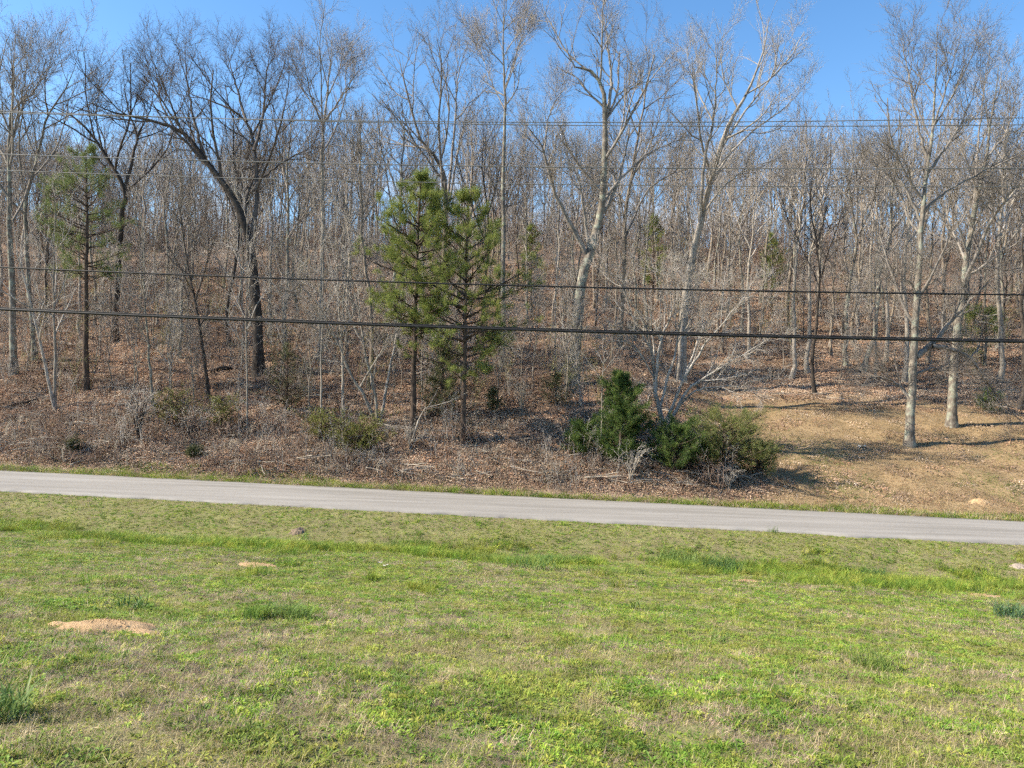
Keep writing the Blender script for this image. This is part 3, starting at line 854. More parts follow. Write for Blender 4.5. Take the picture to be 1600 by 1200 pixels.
taken = []
marks = [(1236, 592, 1, .8), (1274, 616, 4, .85), (1262, 583, 1, .8), (1322, 572, 3, .85), (1348, 580, 3, .9), (1366, 592, 6, .8), (1384, 566, 1, .8), (1413, 596, 1, .85), (1448, 567, 8, .85),
         (1158, 520, 0, .85), (1185, 530, 2, .9), (1560, 600, 1, .9), (1592, 640, 4, 1.0), (865, 515, 6, .9), (620, 560, 7, .9), (1300, 560, 2, .8), (360, 540, 4, 1.0), (445, 560, 0, .9), (755, 560, 4, .8)]
GT = 'bare trees of the hillside wood'
TONE = ['grey', 'pale', 'brownish slim', 'tall grey', 'dark', 'tall brownish', 'pale slim', 'slim grey', 'brownish']
CMI = np.linalg.inv(CM3)


def where_is(p):
    q = CMI @ np.array(p, float); u = 800 + F * q[0] / -q[2]
    k = int(np.searchsorted([130, 260, 420, 560, 740, 860, 960, 1080, 1230, 1380, 1500], u))
    side = ['beyond the trees at the left edge', 'behind the left pine', 'left of the dark oak', 'right behind the dark oak', 'behind the three-stemmed small tree', 'behind the paired pines', 'just right of the paired pines',
            'near the thick forked tree', 'left of the fanning pale tree' , 'right of the fanning pale tree', 'behind the lone lichened tree', 'toward the right edge'][k]
    d = p[1] + KX * p[0]
    return ('in the front wood ' if d < 62 else 'halfway uphill ' if d < 84 else 'high uphill ') + side


def LT(k, p):
    return TONE[k] + ' bare tree ' + where_is(p)
for (u, v, k, sc) in marks:
    b = on_ground(u, v); taken.append(b[:2])
    place_tree('woodland_tree', *protos[k], b, random.random() * 6.28, sc * random.uniform(.9, 1.05), LT(k, b), GT, (random.gauss(0, .02), random.gauss(0, .02)))
for (u, v, D) in [(405, 582, 50), (178, 588, 58), (20, 590, 49), (55, 586, 52), (500, 560, 54), (690, 505, 60), (785, 580, 52), (894, 590, 48), (1065, 555, 54), (968, 516, 58), (1421, 697, 41.5), (1487, 666, 49.5)]:
    taken.append(at(u, v, D)[:2])


def scatter(n, smin, smax, mind, clear, pw=1.0, margin=4, seed=1):
    g = np.random.default_rng(seed)
    out = []
    tries = 0
    while len(out) < n and tries < n * 60:
        tries += 1
        s = smin + (smax - smin) * g.random() ** pw
        x = g.uniform(-1, 1) * (.70 * s + margin) - 2
        if clear and x > 8.5 + 2 * g.random() and s < 57 + 4 * g.random(): continue
        y = s - KX * x
        p = np.array([x, y])
        if taken and min(np.hypot(*(p - q)) for q in taken) < mind: continue
        taken.append(p); out.append(p)
    return out


for p in scatter(205, 45, 112, 2.2, True, .8, seed=4):
    k = int(rng.integers(0, 9))
    d = p[1]
    place_tree('woodland_tree', *protos[k], (p[0], p[1], hz(*p)), rng.random() * 6.28, rng.uniform(.6, .98) * (.8 if d < 66 else .93), LT(k, (p[0], p[1], hz(*p))), GT, (rng.normal(0, .025), rng.normal(0, .025)))
GS = 'bare saplings of the hillside wood'
LS = ['thin grey', 'thin pale', 'thin brownish']
for p in scatter(190, 41, 90, 1.0, True, 1.1, margin=3, seed=6):
    k = int(rng.integers(0, 6))
    place_tree('woodland_sapling', *sap[k], (p[0], p[1], hz(*p)), rng.random() * 6.28, rng.uniform(.45, 1.15), LS[k % 3] + ' sapling ' + where_is((p[0], p[1], hz(*p))), GS, (rng.normal(0, .07), rng.normal(0, .07)), 'sapling')


# ------------------------------------------------------------------ scattered cover (geometry nodes)
def scatter_object(name, label, cat, pts, rot, scl, idx, tint, meshes):
    me = np_mesh_points(name, pts, rot, scl, idx, tint)
    o = add(name, me, label=label, cat=cat, kind='stuff')
    pc = bpy.data.collections.new(name + '_kinds')
    for i, m in enumerate(meshes):
        po = bpy.data.objects.new('%02d_%s_piece' % (i, name), m); pc.objects.link(po)
    ng = bpy.data.node_groups.new(name + '_nodes', 'GeometryNodeTree')
    ng.interface.new_socket('Geometry', in_out='INPUT', socket_type='NodeSocketGeometry')
    ng.interface.new_socket('Geometry', in_out='OUTPUT', socket_type='NodeSocketGeometry')
    N, L = ng.nodes, ng.links
    gi, go = N.new('NodeGroupInput'), N.new('NodeGroupOutput')
    ci = N.new('GeometryNodeCollectionInfo'); ci.inputs['Collection'].default_value = pc
    ci.inputs['Separate Children'].default_value = True; ci.inputs['Reset Children'].default_value = True
    ip = N.new('GeometryNodeInstanceOnPoints'); ip.inputs['Pick Instance'].default_value = True

    def na(nm, ty):
        a = N.new('GeometryNodeInputNamedAttribute'); a.data_type = ty; a.inputs['Name'].default_value = nm
        return [q for q in a.outputs if q.enabled and q.name == 'Attribute'][0]
    e2r = N.new('FunctionNodeEulerToRotation')
    L.new(na('rot', 'FLOAT_VECTOR'), e2r.inputs[0]); L.new(e2r.outputs[0], ip.inputs['Rotation'])
    L.new(na('scl', 'FLOAT_VECTOR'), ip.inputs['Scale'])
    L.new(na('idx', 'INT'), ip.inputs['Instance Index'])
    L.new(gi.outputs[0], ip.inputs['Points']); L.new(ci.outputs[0], ip.inputs['Instance']); L.new(ip.outputs[0], go.inputs[0])
    md = o.modifiers.new('scatter', 'NODES'); md.node_group = ng
    return o


def np_mesh_points(name, pts, rot, scl, idx, tint):
    me = bpy.data.meshes.new(name)
    n = len(pts)
    me.vertices.add(n); me.vertices.foreach_set('co', np.asarray(pts, np.float32).ravel())
    a = me.attributes.new('rot', 'FLOAT_VECTOR', 'POINT'); a.data.foreach_set('vector', np.asarray(rot, np.float32).ravel())
    a = me.attributes.new('scl', 'FLOAT_VECTOR', 'POINT'); a.data.foreach_set('vector', np.asarray(scl, np.float32).ravel())
    a = me.attributes.new('idx', 'INT', 'POINT'); a.data.foreach_set('value', np.asarray(idx, np.int32))
    a = me.attributes.new('tint', 'FLOAT_COLOR', 'POINT')
    a.data.foreach_set('color', np.concatenate([np.asarray(tint, np.float32), np.ones((n, 1), np.float32)], 1).ravel())
    return me


def blades(g, n, h, w, rad, lean, bend):
    """n bent blades, each a quad with a pointed top"""
    az = g.random(n) * 6.28; r = rad * np.sqrt(g.random(n)); a2 = g.random(n) * 6.28
    base = np.stack([np.cos(a2) * r, np.sin(a2) * r, np.full(n, -.01)], -1)
    L = h * g.uniform(.5, 1.1, n)[:, None]
    le = lean * g.uniform(.3, 1.2, n)[:, None]
    d = np.stack([np.cos(az), np.sin(az), np.zeros(n)], -1)
    mid = base + (np.array([0, 0, 1.0]) * np.cos(le) + d * np.sin(le)) * L * .55
    l2 = le + bend * g.uniform(.4, 1.3, n)[:, None]
    tip = mid + (np.array([0, 0, 1.0]) * np.cos(l2) + d * np.sin(l2)) * L * .5
    sd = nrm(np.cross(d, [0, 0, 1.0]) + d * g.normal(0, .5, (n, 1))) * (w * .5) * g.uniform(.6, 1.3, (n, 1))
    q = np.stack([base - sd, base + sd, mid + sd * .8, mid - sd * .8], 1)
    t = np.stack([mid - sd * .8, mid + sd * .8, tip], 1)
    V = np.concatenate([np.stack([base - sd, base + sd, mid + sd * .8, mid - sd * .8, tip], 1).reshape(-1, 3)])
    k = np.arange(n)[:, None] * 5
    return V, k + np.array([[0, 1, 2, 3]]), k + np.array([[3, 2, 4]])


def blade_mesh(name, seed, *a, mat=None):
    V, q, t = blades(np.random.default_rng(seed), *a)
    return np_mesh(name, V, [q, t], False, mat)


def weed_mesh(seed, n, L, w, mat):
    g = np.random.default_rng(seed)
    az = np.arange(n) * 2.4 + g.normal(0, .3, n); up = g.uniform(.15, .9, n)[:, None]
    d = np.stack([np.cos(az), np.sin(az), np.zeros(n)], -1)
    d = nrm(d + np.array([0, 0, 1.0]) * up)
    ln = L * g.uniform(.6, 1.1, (n, 1)); sd = nrm(np.cross(d, [0, 0, 1.0])) * w * .5
    b = d * .01; m = d * ln * .6; t = d * ln + np.array([0, 0, -.25]) * ln * up
    V = np.stack([b, m - sd, t, m + sd], 1)
    bg = Bag(); bg.quads(V)
    return bg.mesh('weed', mat, False)


def leaf_patch(seed, n, rad, L, mat):
    g = np.random.default_rng(seed)
    r = rad * np.sqrt(g.random(n)); a = g.random(n) * 6.28
    c = np.stack([np.cos(a) * r, np.sin(a) * r, g.uniform(.0, .045, n)], -1)
    z = nrm(g.normal(0, .55, (n, 3)) + np.array([0, 0, 1.0]))
    u = nrm(np.cross(z, g.normal(0, 1, (n, 3)))); v = np.cross(z, u)
    ln = (L * g.uniform(.6, 1.2, n) * .5)[:, None]; wd = ln * g.uniform(.45, .75, (n, 1))
    V = np.stack([c - u * ln, c - v * wd + z * ln * .3, c + u * ln, c + v * wd + z * ln * .25], 1)
    bg = Bag(); bg.quads(V)
    return bg.mesh('leaf_patch', mat, False)


GREEN = np.array([(.19, .285, .03), (.105, .18, .022), (.27, .33, .045), (.33, .33, .06), (.14, .235, .035)])
DRY = np.array([(.42, .325, .215), (.35, .255, .185), (.25, .18, .14), (.52, .415, .27), (.38, .30, .165), (.33, .24, .185)])


def pick(g, pal, n):
    return pal[g.integers(0, len(pal), n)] * g.uniform(.8, 1.2, (n, 1))


def lawn_points(g):
    P = []
    for (s0, s1, dens) in [(1.9, 5, 1050), (5, 8, 720), (8, 12, 450), (12, 18, 300), (18, 28.75, 190)]:
        area = .72 * (s1 ** 2 - s0 ** 2) + 4 * (s1 - s0)
        n = int(area * dens)
        s = np.sqrt(g.uniform(s0 ** 2, s1 ** 2, n)); x = g.uniform(-1, 1, n) * (.72 * s + 1.2)
        P.append(np.stack([x, s - KX * x], -1))
    return np.concatenate(P)


MOUNDS = [(172, 984, .50, .36, .085), (408, 885, .42, .28, .07), (1275, 908, .4, .26, .06), (1592, 886, .3, .22, .07), (1535, 932, .45, .3, .05), (1165, 908, .35, .2, .04)]
mound_xy = [(on_ground(u, v), a, b) for (u, v, a, b, h) in MOUNDS]
g = np.random.default_rng(91)
P = lawn_points(g)
n = len(P); x, y = P.T; s = y + KX * x
keep = np.ones(n, bool)
for (c, a, b) in mound_xy:
    e = ((x - c[0]) / (a * .95)) ** 2 + ((y - c[1]) / (b * .95)) ** 2
    keep &= (np.sqrt(e) + .8 * (fbm((x - c[0]) / a * 2 + 1, (y - c[1]) / b * 2, 1) - .5) + .5 * (g.random(n) - .5)) > .78
edge = ROAD_N + np.interp(x, rx, jag_n)
keep &= s < edge + .06
P = P[keep]; n = len(P); x, y = P.T; s = y + KX * x
dry = .5 * fbm(x * .5, y * .5, 61, 3) + .7 * fbm(x * 3.6, y * 3.6, 63, 3) - .12
dry = dry + .05 * sstep(14, 5, s) - .10 * sstep(17, 21, s) * sstep(24.5, 22, s)
pd = sstep(.40, .60, dry)
isdry = g.random(n) < .13 + .58 * pd
idx = np.where(isdry, g.choice([3, 4, 5], n), g.choice([0, 1, 2, 6, 7], n, p=[.22, .2, .26, .2, .12]))
# taller grass along the ditch
tall = sstep(.40, .68, fbm(x * .5, y * .5, 71, 4) + .07 * sstep(-2, 6, x)) * sstep(15.5 + 3 * vnoise(x * .3, x * 0, 72), 21.5, s) * sstep(26.2, 23.0, s + 1.5 * (vnoise(x * .6, x * 0 + 4, 73) - .5))
idx = np.where(g.random(n) < .75 * tall, g.choice([8, 9, 9], n), idx)
big = (vnoise(x * .9, y * .9, 75) > .93) & (g.random(n) < .10)
idx = np.where(big, 8, idx)
tint = np.where((np.isin(idx, [3, 4, 5]))[:, None], pick(g, DRY, n), pick(g, GREEN, n))
tint = tint * (.28 + 1.44 * fbm(x * 5.5, y * 5.5, 65, 3))[:, None]
yel = sstep(.45, .7, fbm(x * .8 + 9, y * .8, 77, 2))[:, None]
tint = tint * (1 - .35 * yel) + .35 * yel * np.array([[.32, .30, .07]])
wd = np.isin(idx, [2, 6]) & (fbm(x * 3.4 + 7, y * 3.4, 83, 2) > .58)
tint = np.where(wd[:, None], tint * .4 + np.array([[.085, .16, .02]]), tint)
bl = (sstep(.62, .8, fbm(x * .5 + 30, y * .5, 79, 2)) * np.isin(idx, [8, 9]))[:, None]
tint = tint * (1 - .5 * bl) + .5 * bl * np.array([[.12, .21, .07]])
z = height(x, y)
sc = g.uniform(.75, 1.3, n) * np.interp(s, [2, 8, 28], [.85, 1.0, 1.35]) * np.where(wd, np.interp(s, [3, 9], [.95, 1.25]), 1.0)
tiltx = g.normal(0, .15, n)
LM = [blade_mesh('short_grass', 1, 14, .05, .0042, .05, .6, .7, mat=M_GRASS), blade_mesh('short_grass', 2, 16, .04, .0045, .06, .8, .8, mat=M_GRASS),
      weed_mesh(3, 9, .036, .017, M_GRASS), blade_mesh('thatch', 4, 18, .065, .0026, .07, 1.45, .25, mat=M_GRASS), blade_mesh('thatch', 5, 16, .045, .003, .06, 1.2, .6, mat=M_GRASS),
      blade_mesh('thatch', 6, 13, .08, .0025, .05, 1.5, .15, mat=M_GRASS), weed_mesh(7, 7, .05, .013, M_GRASS), blade_mesh('short_grass', 8, 11, .075, .004, .04, .6, .9, mat=M_GRASS),
      blade_mesh('tall_grass', 9, 24, .24, .006, .08, .6, .9, mat=M_GRASS), blade_mesh('tall_grass', 10, 20, .17, .0055, .09, .7, .8, mat=M_GRASS)]
scatter_object('lawn_grass', 'patchy green and straw-coloured grass with weeds on the lawn', 'grass', np.stack([x, y, z], -1),
               np.stack([tiltx, g.normal(0, .15, n), g.random(n) * 6.28], -1), np.stack([sc, sc, sc * g.uniform(.7, 1.25, n)], -1), idx, tint, LM)
print('lawn tufts', n)

# verge strip and the far bank: grass, dead stalks
g = np.random.default_rng(92)
n = 24000
x = g.uniform(-34, 30, n); edgef = ROAD_F + np.interp(x, rx, jag_f)
s = edgef - .05 + 1.7 * g.random(n) ** 1.2 * (.65 + .7 * vnoise(x * .5, x * 0, 3))
y = s - KX * x
pal = np.where((g.random(n) < .36)[:, None], pick(g, DRY, n), pick(g, GREEN, n) * .85) * (.5 + 1.0 * fbm(x * 2, s * 2, 87, 3))[:, None]
sc = g.uniform(1.3, 2.5, n)
scatter_object('verge_grass', 'green strip of grass along the far road edge', 'grass', np.stack([x, y, height(x, y)], -1),
               np.stack([g.normal(0, .15, n), g.normal(0, .15, n), g.random(n) * 6.28], -1), np.stack([sc, sc, sc], -1), g.choice([0, 1, 7, 9, 3], n, p=[.35, .25, .2, .1, .1]), pal, LM)

# dry grass of the clearing on the right and dead growth on the bank
n = 95000
s = 34.2 + 19 * g.random(n) ** 1.3; x = g.uniform(-1, 1, n) * (.72 * s + 1); y = s - KX * x
zone = sstep(9, 13.5, x + 3 * (fbm(x * .2, s * .2, 31) - .5))
bank = (1 - zone) * sstep(43, 36, s) * (.25 + .75 * sstep(.35, .6, fbm(x * .4, y * .4, 35)))
ok = (g.random(n) < np.maximum(zone * .9, bank)) & (s > 34.6 + 1.3 * vnoise(x * .5, x * 0, 3) * g.random(n))
x, y, s, zone = x[ok], y[ok], s[ok], zone[ok]; n = len(x)
BANKC = np.array([(.34, .25, .165), (.27, .195, .135), (.40, .31, .205), (.20, .145, .105), (.46, .365, .245)])
CLR = np.array([(.35, .255, .15), (.30, .21, .125), (.41, .305, .185), (.26, .21, .10), (.34, .225, .14)])
gz = (zone * sstep(.5, .7, fbm(x * .25, y * .25, 37)) * sstep(48, 40, s)) + (1 - zone) * .12
pal = np.where((zone > .5)[:, None], pick(g, CLR, n), pick(g, BANKC, n))
pal = np.where((g.random(n) < .85 * gz)[:, None], pick(g, np.array([(.16, .19, .055), (.2, .21, .07)]), n), pal)
sc = np.where(zone > .5, g.uniform(1.3, 2.6, n), g.uniform(1.4, 3.6, n))
scatter_object('dead_grass', 'dead tan grass and stalks on the bank and clearing beyond the road', 'dead grass', np.stack([x, y, height(x, y)], -1),
               np.stack([g.normal(0, .2, n), g.normal(0, .2, n), g.random(n) * 6.28], -1), np.stack([sc, sc, sc], -1), np.where(zone > .5, g.choice([4, 0, 1, 7], n, p=[.3, .25, .25, .2]), g.choice([3, 4, 5, 0, 1], n, p=[.3, .3, .2, .1, .1])), pal * (.7 + .6 * fbm(x * 1.3, y * 1.3, 81, 3))[:, None], LM)

# fallen leaves
n = 26000
s = 34.8 + (95 - 34.8) * g.random(n) ** 1.5; x = g.uniform(-1, 1, n) * (.72 * s + 2); y = s - KX * x
zone = sstep(9, 13.5, x + 3 * (fbm(x * .2, s * .2, 31) - .5)) * sstep(60, 49, s)
ok = (g.random(n) > zone * .93) & (s > 34.9 + .7 * g.random(n))
x, y, s = x[ok], y[ok], s[ok]; n = len(x)
LEAFC = np.array([(.35, .235, .16), (.28, .185, .13), (.41, .30, .21), (.22, .15, .11), (.45, .35, .26), (.33, .195, .125)])
sc = g.uniform(.8, 1.3, n) * np.interp(s, [35, 95], [1, 1.7])
e = .3
gx = (height(x + e, y) - height(x - e, y)) / (2 * e); gy = (height(x, y + e) - height(x, y - e)) / (2 * e)
LP = [leaf_patch(k, 80, .6, .085, M_LITTER) for k in range(4)]
scatter_object('leaf_litter', 'brown fallen leaves covering the forest floor', 'fallen leaves', np.stack([x, y, height(x, y) + .01], -1),
               np.stack([np.arctan(gy), -np.arctan(gx), np.zeros(n)], -1), np.stack([sc, sc, sc], -1), g.integers(0, 4, n), pick(g, LEAFC, n) * (.5 + 1.0 * fbm(x * .45, y * .45, 85, 3))[:, None] * np.array([[1.04, 1.03, 1.0]]), LP)


# understory brush: twiggy regrowth nobody could count
def brush_mesh(seed, n, H, spread, mat, k2=6, k3=4):
    g = np.random.default_rng(seed); K = 6
    az = g.random(n) * 6.28; sp = g.uniform(.1, 1, n) * spread; hh = H * g.uniform(.4, 1, n)
    b = g.normal(0, .35, (n, 2)); t = np.linspace(0, 1, K)[None, :]
    P = np.stack([b[:, :1] + np.cos(az)[:, None] * sp[:, None] * t ** 1.4, b[:, 1:] + np.sin(az)[:, None] * sp[:, None] * t ** 1.4, hh[:, None] * np.sin(t * g.uniform(1.2, 2.0, n)[:, None]) - .1], -1)
    P = P + np.cumsum(g.normal(0, .03, P.shape), 1)
    Rr = g.uniform(.009, .02, n)[:, None] * (1 - .7 * t)
    bg = Bag(); bg.tubes(P, Rr, 3)
    tree_levels(P, Rr, g, [dict(n=k2, t0=.25, t1=1, ang=(.4, 1.1), lr=.36, K=4, up=.03, wig=.22, rmin=.006), dict(n=k3, t0=.15, t1=1, ang=(.4, 1), lr=.5, K=3, up=.02, wig=.25, rmin=.005)], bg, (3, 3))
    return bg.mesh('brush', mat)


def lying_sticks(seed):
    g = np.random.default_rng(seed); n = 5; K = 5
    a = g.random(n) * 6.28; t = np.linspace(-.5, .5, K)[None, :]; L = g.uniform(.5, 2.0, n)[:, None]
    c = g.normal(0, .7, (n, 2))
    P = np.stack([c[:, :1] + np.cos(a)[:, None] * L * t, c[:, 1:] + np.sin(a)[:, None] * L * t, .05 + g.uniform(0, .12, n)[:, None] + 0 * t + g.uniform(-.1, .1, n)[:, None] * t], -1)
    P = P + np.cumsum(g.normal(0, .015, P.shape), 1)
    bg = Bag(); bg.tubes(P, np.linspace(1, .4, K)[None, :] * g.uniform(.01, .03, n)[:, None], 4)
    return bg.mesh('lying_sticks', B_STICK)


BM = [brush_mesh(400, 7, 3.2, .9, B_TWIG), brush_mesh(401, 9, 2.2, 1.1, B_TWIGP), brush_mesh(402, 6, 4.2, 1.0, B_TWIGR), brush_mesh(403, 8, 1.2, .9, B_TWIGR, 5, 3), brush_mesh(404, 5, 4.6, 1.3, B_TWIGP),
      brush_mesh(405, 8, 3.4, 1.2, B_TWIGR), brush_mesh(406, 12, .5, .9, B_TWIGR, 4, 2), brush_mesh(407, 9, .65, 1.0, B_STICK, 4, 2), brush_mesh(408, 4, 1.9, .5, B_TWIGP, 5, 3), lying_sticks(409), lying_sticks(410), brush_mesh(411, 6, 4.6, 1.3, B_BUD)]
n = 2300
s = 37 + (124 - 37) * g.random(n) ** .85; x = g.uniform(-1, 1, n) * (.72 * s + 3); y = s - KX * x
ok = ~((x > 7.5 + 2 * g.random(n)) & (s < 60 + 5 * g.random(n))) & (g.random(n) < .3 + .7 * sstep(.3, .6, fbm(x * .12, y * .12, 51)))
x, y, s = x[ok], y[ok], s[ok]; n = len(x)
ok2 = (s > 41.5) | (g.random(n) < .4)
x, y, s = x[ok2], y[ok2], s[ok2]; n = len(x)
idx = np.where(s < 41.5, g.choice([3, 6, 7], n), g.choice([0, 1, 2, 3, 4, 5, 11], n, p=[.17, .16, .14, .1, .17, .14, .12])); sc = g.uniform(.6, 1.25, n)
nc = 1500
s3 = g.uniform(98, 150, nc); x3 = g.uniform(-1, 1, nc) * (.72 * s3 + 3)
x = np.concatenate([x, x3]); y = np.concatenate([y, s3 - KX * x3]); idx = np.concatenate([idx, g.choice([0, 2, 4, 5], nc)]); sc = np.concatenate([sc, g.uniform(1.1, 2.1, nc)])
nb = 400
sb = g.uniform(35.2, 40.5, nb); xb = g.uniform(-28, 10.5, nb); yb = sb - KX * xb
x = np.concatenate([x, xb]); y = np.concatenate([y, yb]); idx = np.concatenate([idx, g.choice([3, 6, 7, 7, 8], nb)]); sc = np.concatenate([sc, g.uniform(.5, 1.3, nb)]); n = len(x)
nd = 420
sd_ = 35.6 + 34 * g.random(nd) ** 1.3; xd = g.uniform(-1, 1, nd) * (.72 * sd_); okd = ~((xd > 9) & (sd_ < 52)); sd_, xd = sd_[okd], xd[okd]; nd = len(xd)
x = np.concatenate([x, xd]); y = np.concatenate([y, sd_ - KX * xd]); idx = np.concatenate([idx, g.choice([9, 10], nd)]); sc = np.concatenate([sc, g.uniform(.6, 1.3, nd)]); n = len(x)
scatter_object('underbrush', 'grey leafless twiggy underbrush and brambles among the trees and on the bank', 'underbrush', np.stack([x, y, height(x, y)], -1),
               np.stack([g.normal(0, .1, n), g.normal(0, .1, n), g.random(n) * 6.28], -1), np.stack([sc, sc, sc], -1), idx, np.full((n, 3), .2), BM)

# far wood beyond the crest: reads as one mass
n = 420
s = 106 + 60 * g.random(n); x = g.uniform(-1, 1, n) * (.72 * s + 12); y = s - KX * x
bagm = []
for k in (0, 2, 5, 7):
    tb, cb = proto_tree(500 + k, 20, .17, fork=.42, dens=.7, twigr=.010)
    tb.V += cb.V
    off = tb.n
    tb.Q += [q + off for q in cb.Q]
    bagm.append(tb.mesh('far_tree', [B_GREY, B_TAN, B_TWIG, B_TWIGP][len(bagm)]))
sc = g.uniform(.6, 1.0, n)
scatter_object('far_wood', 'hazy mass of bare trees on the crest behind the wood', 'wood', np.stack([x, y, height(x, y)], -1),
               np.stack([g.normal(0, .03, n), g.normal(0, .03, n), g.random(n) * 6.28], -1), np.stack([sc, sc, sc], -1), g.integers(0, 4, n), np.full((n, 3), .2), bagm)

# ------------------------------------------------------------------ overhead lines
def plain(name, c, rough, spec=.3, metal=0):
    m, n, l, out = new_mat(name)
    tc = n.new('ShaderNodeTexCoord'); nz = n.new('ShaderNodeTexNoise'); nz.inputs['Scale'].default_value = 6; nz.inputs['Detail'].default_value = 4
    l.new(tc.outputs['Object'], nz.inputs['Vector'])
    rp = ramp(n, [(.3, tuple(v * .75 for v in c)), (.7, tuple(v * 1.25 for v in c))]); l.new(nz.outputs['Fac'], rp.inputs[0])
    bs = n.new('ShaderNodeBsdfPrincipled'); bs.inputs['Roughness'].default_value = rough; bs.inputs['Specular IOR Level'].default_value = spec; bs.inputs['Metallic'].default_value = metal
    l.new(rp.outputs[0], bs.inputs['Base Color']); l.new(bs.outputs[0], out.inputs[0])
    return m


M_CABLE = plain('cable_sheath', (.014, .014, .015), .6, .25)
M_WIRE = plain('aluminium_wire', (.16, .155, .15), .6, .3, .2)
WX0, WX1, WK = -75.0, 75.0, 160
wx = np.linspace(WX0, WX1, WK)


def wire(name, label, D, v_mid, r, mat, sag, cat, x_low=0.0, strands=0, slope=0.0, group=None):
    p = at(800, v_mid, D)
    z = p[2] + sag * ((wx - x_low) ** 2 - x_low ** 2) + slope * wx
    C = np.stack([wx, D - KX * wx, z], -1)
    if strands:
        o = bpy.data.objects.new(name, None); col.objects.link(o); o.location = (0, D, p[2])
        o['label'] = label; o['category'] = cat
        C = C - np.array([0, D, p[2]])
        b = Bag(); b.tubes(C[None] + np.array([0, 0, -r * .3]), np.full((1, WK), r * .8), 8); add('cable_core', b.mesh('cable_core', mat), o)
        b = Bag(); b.tubes(C[None] + np.array([0, .004, r * .85]), np.full((1, WK), r * .33), 6); add('support_strand', b.mesh('support_strand', M_CABLE), o)
        kk = 2600; xx = np.linspace(-32, 32, kk); ph = xx * 2 * math.pi / .42
        zc = np.interp(xx, C[:, 0], C[:, 2]); yc = np.interp(xx, C[:, 0], C[:, 1])
        H = np.stack([xx, yc + np.cos(ph) * r * .98, zc + .15 * r + np.sin(ph) * r * 1.3], -1)
        b = Bag(); b.tubes(H[None], np.full((1, kk), .0028), 3); add('lashing_wire', b.mesh('lashing_wire', M_WIRE), o)
        return o
    b = Bag(); b.tubes(C[None] - np.array([0, D, p[2]]), np.full((1, WK), r), 6)
    return add(name, b.mesh(name, mat), None, (0, D, p[2]), label, cat, group)


wire('power_line', 'upper wire of the topmost close pair crossing the sky', 14.3, 190.5, .0085, M_WIRE, .0014, 'power line', slope=.004)
wire('power_line', 'lower wire of the topmost close pair crossing the sky', 13.9, 194.5, .0085, M_WIRE, .0014, 'power line', slope=-.004)
wire('power_line', 'single thin grey wire next below the topmost pair', 14, 260, .010, M_WIRE, .0011, 'power line')
wire('power_line', 'thinnest grey wire, fourth from the top, just under the single wire', 14, 287, .008, M_WIRE, .0011, 'power line')
wire('telephone_cable', 'thin black cable above the thick one, crossing the pines', 14, 446, .017, M_CABLE, .0009, 'cable')
wire('telephone_cable', 'thickest black lashed cable, lowest of the overhead lines', 14, 514, .031, M_CABLE, .0008, 'cable', strands=1)

# ------------------------------------------------------------------ dirt mounds, sticks, litter
M_DIRT = ground_mat('bare_dirt', [(.3, (.26, .165, .085)), (.5, (.46, .305, .165)), (.7, (.58, .41, .245))], 6, .05, fine=60.0)
M_DIRTG = ground_mat('grey_dirt', [(.3, (.22, .17, .13)), (.5, (.36, .29, .23)), (.7, (.46, .38, .31))], 6, .03, fine=60.0)


M_DIRTB = ground_mat('brown_dirt', [(.3, (.10, .075, .05)), (.5, (.20, .15, .105)), (.7, (.30, .235, .17))], 6, .03, fine=60.0)


def mound(name, label, u, v, a, b, h, seed, mat, cat='dirt mound'):
    g = np.random.default_rng(seed)
    c = on_ground(u, v); N = 40
    q = np.linspace(-1.15, 1.15, N); X, Y = np.meshgrid(q, q)
    e = np.sqrt(X ** 2 + Y ** 2) + .8 * (fbm(X * 2 + seed, Y * 2, seed) - .5)
    Zr = h * np.clip(1 - e ** 2, -.4, 1) + (fbm(X * 6, Y * 6, seed + 3, 3) - .5) * h * .45 * np.clip(1.1 - e, 0, 1)
    wx_, wy_ = c[0] + X * a, c[1] + Y * b
    Z = height(wx_, wy_) + Zr - .01
    V = np.stack([X * a, Y * b, Z - c[2]], -1).reshape(-1, 3)
    i = np.arange(N * N).reshape(N, N)
    o = add(name, np_mesh(name, V, [np.stack([i[:-1, :-1], i[:-1, 1:], i[1:, 1:], i[1:, :-1]], -1).reshape(-1, 4)], True, mat), None, c, label, cat)
    # crumbs of soil on it
    m = 90 if a > .6 else 40
    cx, cy = g.normal(0, .45, m), g.normal(0, .45, m)
    cz = height(c[0] + cx * a, c[1] + cy * b) - c[2] + h * np.clip(1 - cx ** 2 - cy ** 2, 0, 1)
    r = g.uniform(.005, .013, m)
    O = np.array([(1, 0, 0), (0, 1, 0), (-1, 0, 0), (0, -1, 0), (0, 0, 1), (0, 0, -1)], float)
    Vv = np.stack([cx * a, cy * b, cz], -1)[:, None, :] + O[None] * r[:, None, None] * g.uniform(.6, 1.3, (m, 6, 1))
    f = np.array([(0, 1, 4), (1, 2, 4), (2, 3, 4), (3, 0, 4), (1, 0, 5), (2, 1, 5), (3, 2, 5), (0, 3, 5)])
    k = (np.arange(m) * 6)[:, None, None] + f[None]
    cr = add('soil_crumbs', np_mesh('soil_crumbs', Vv.reshape(-1, 3), [k.reshape(-1, 3)], False, mat), o, kind='stuff')


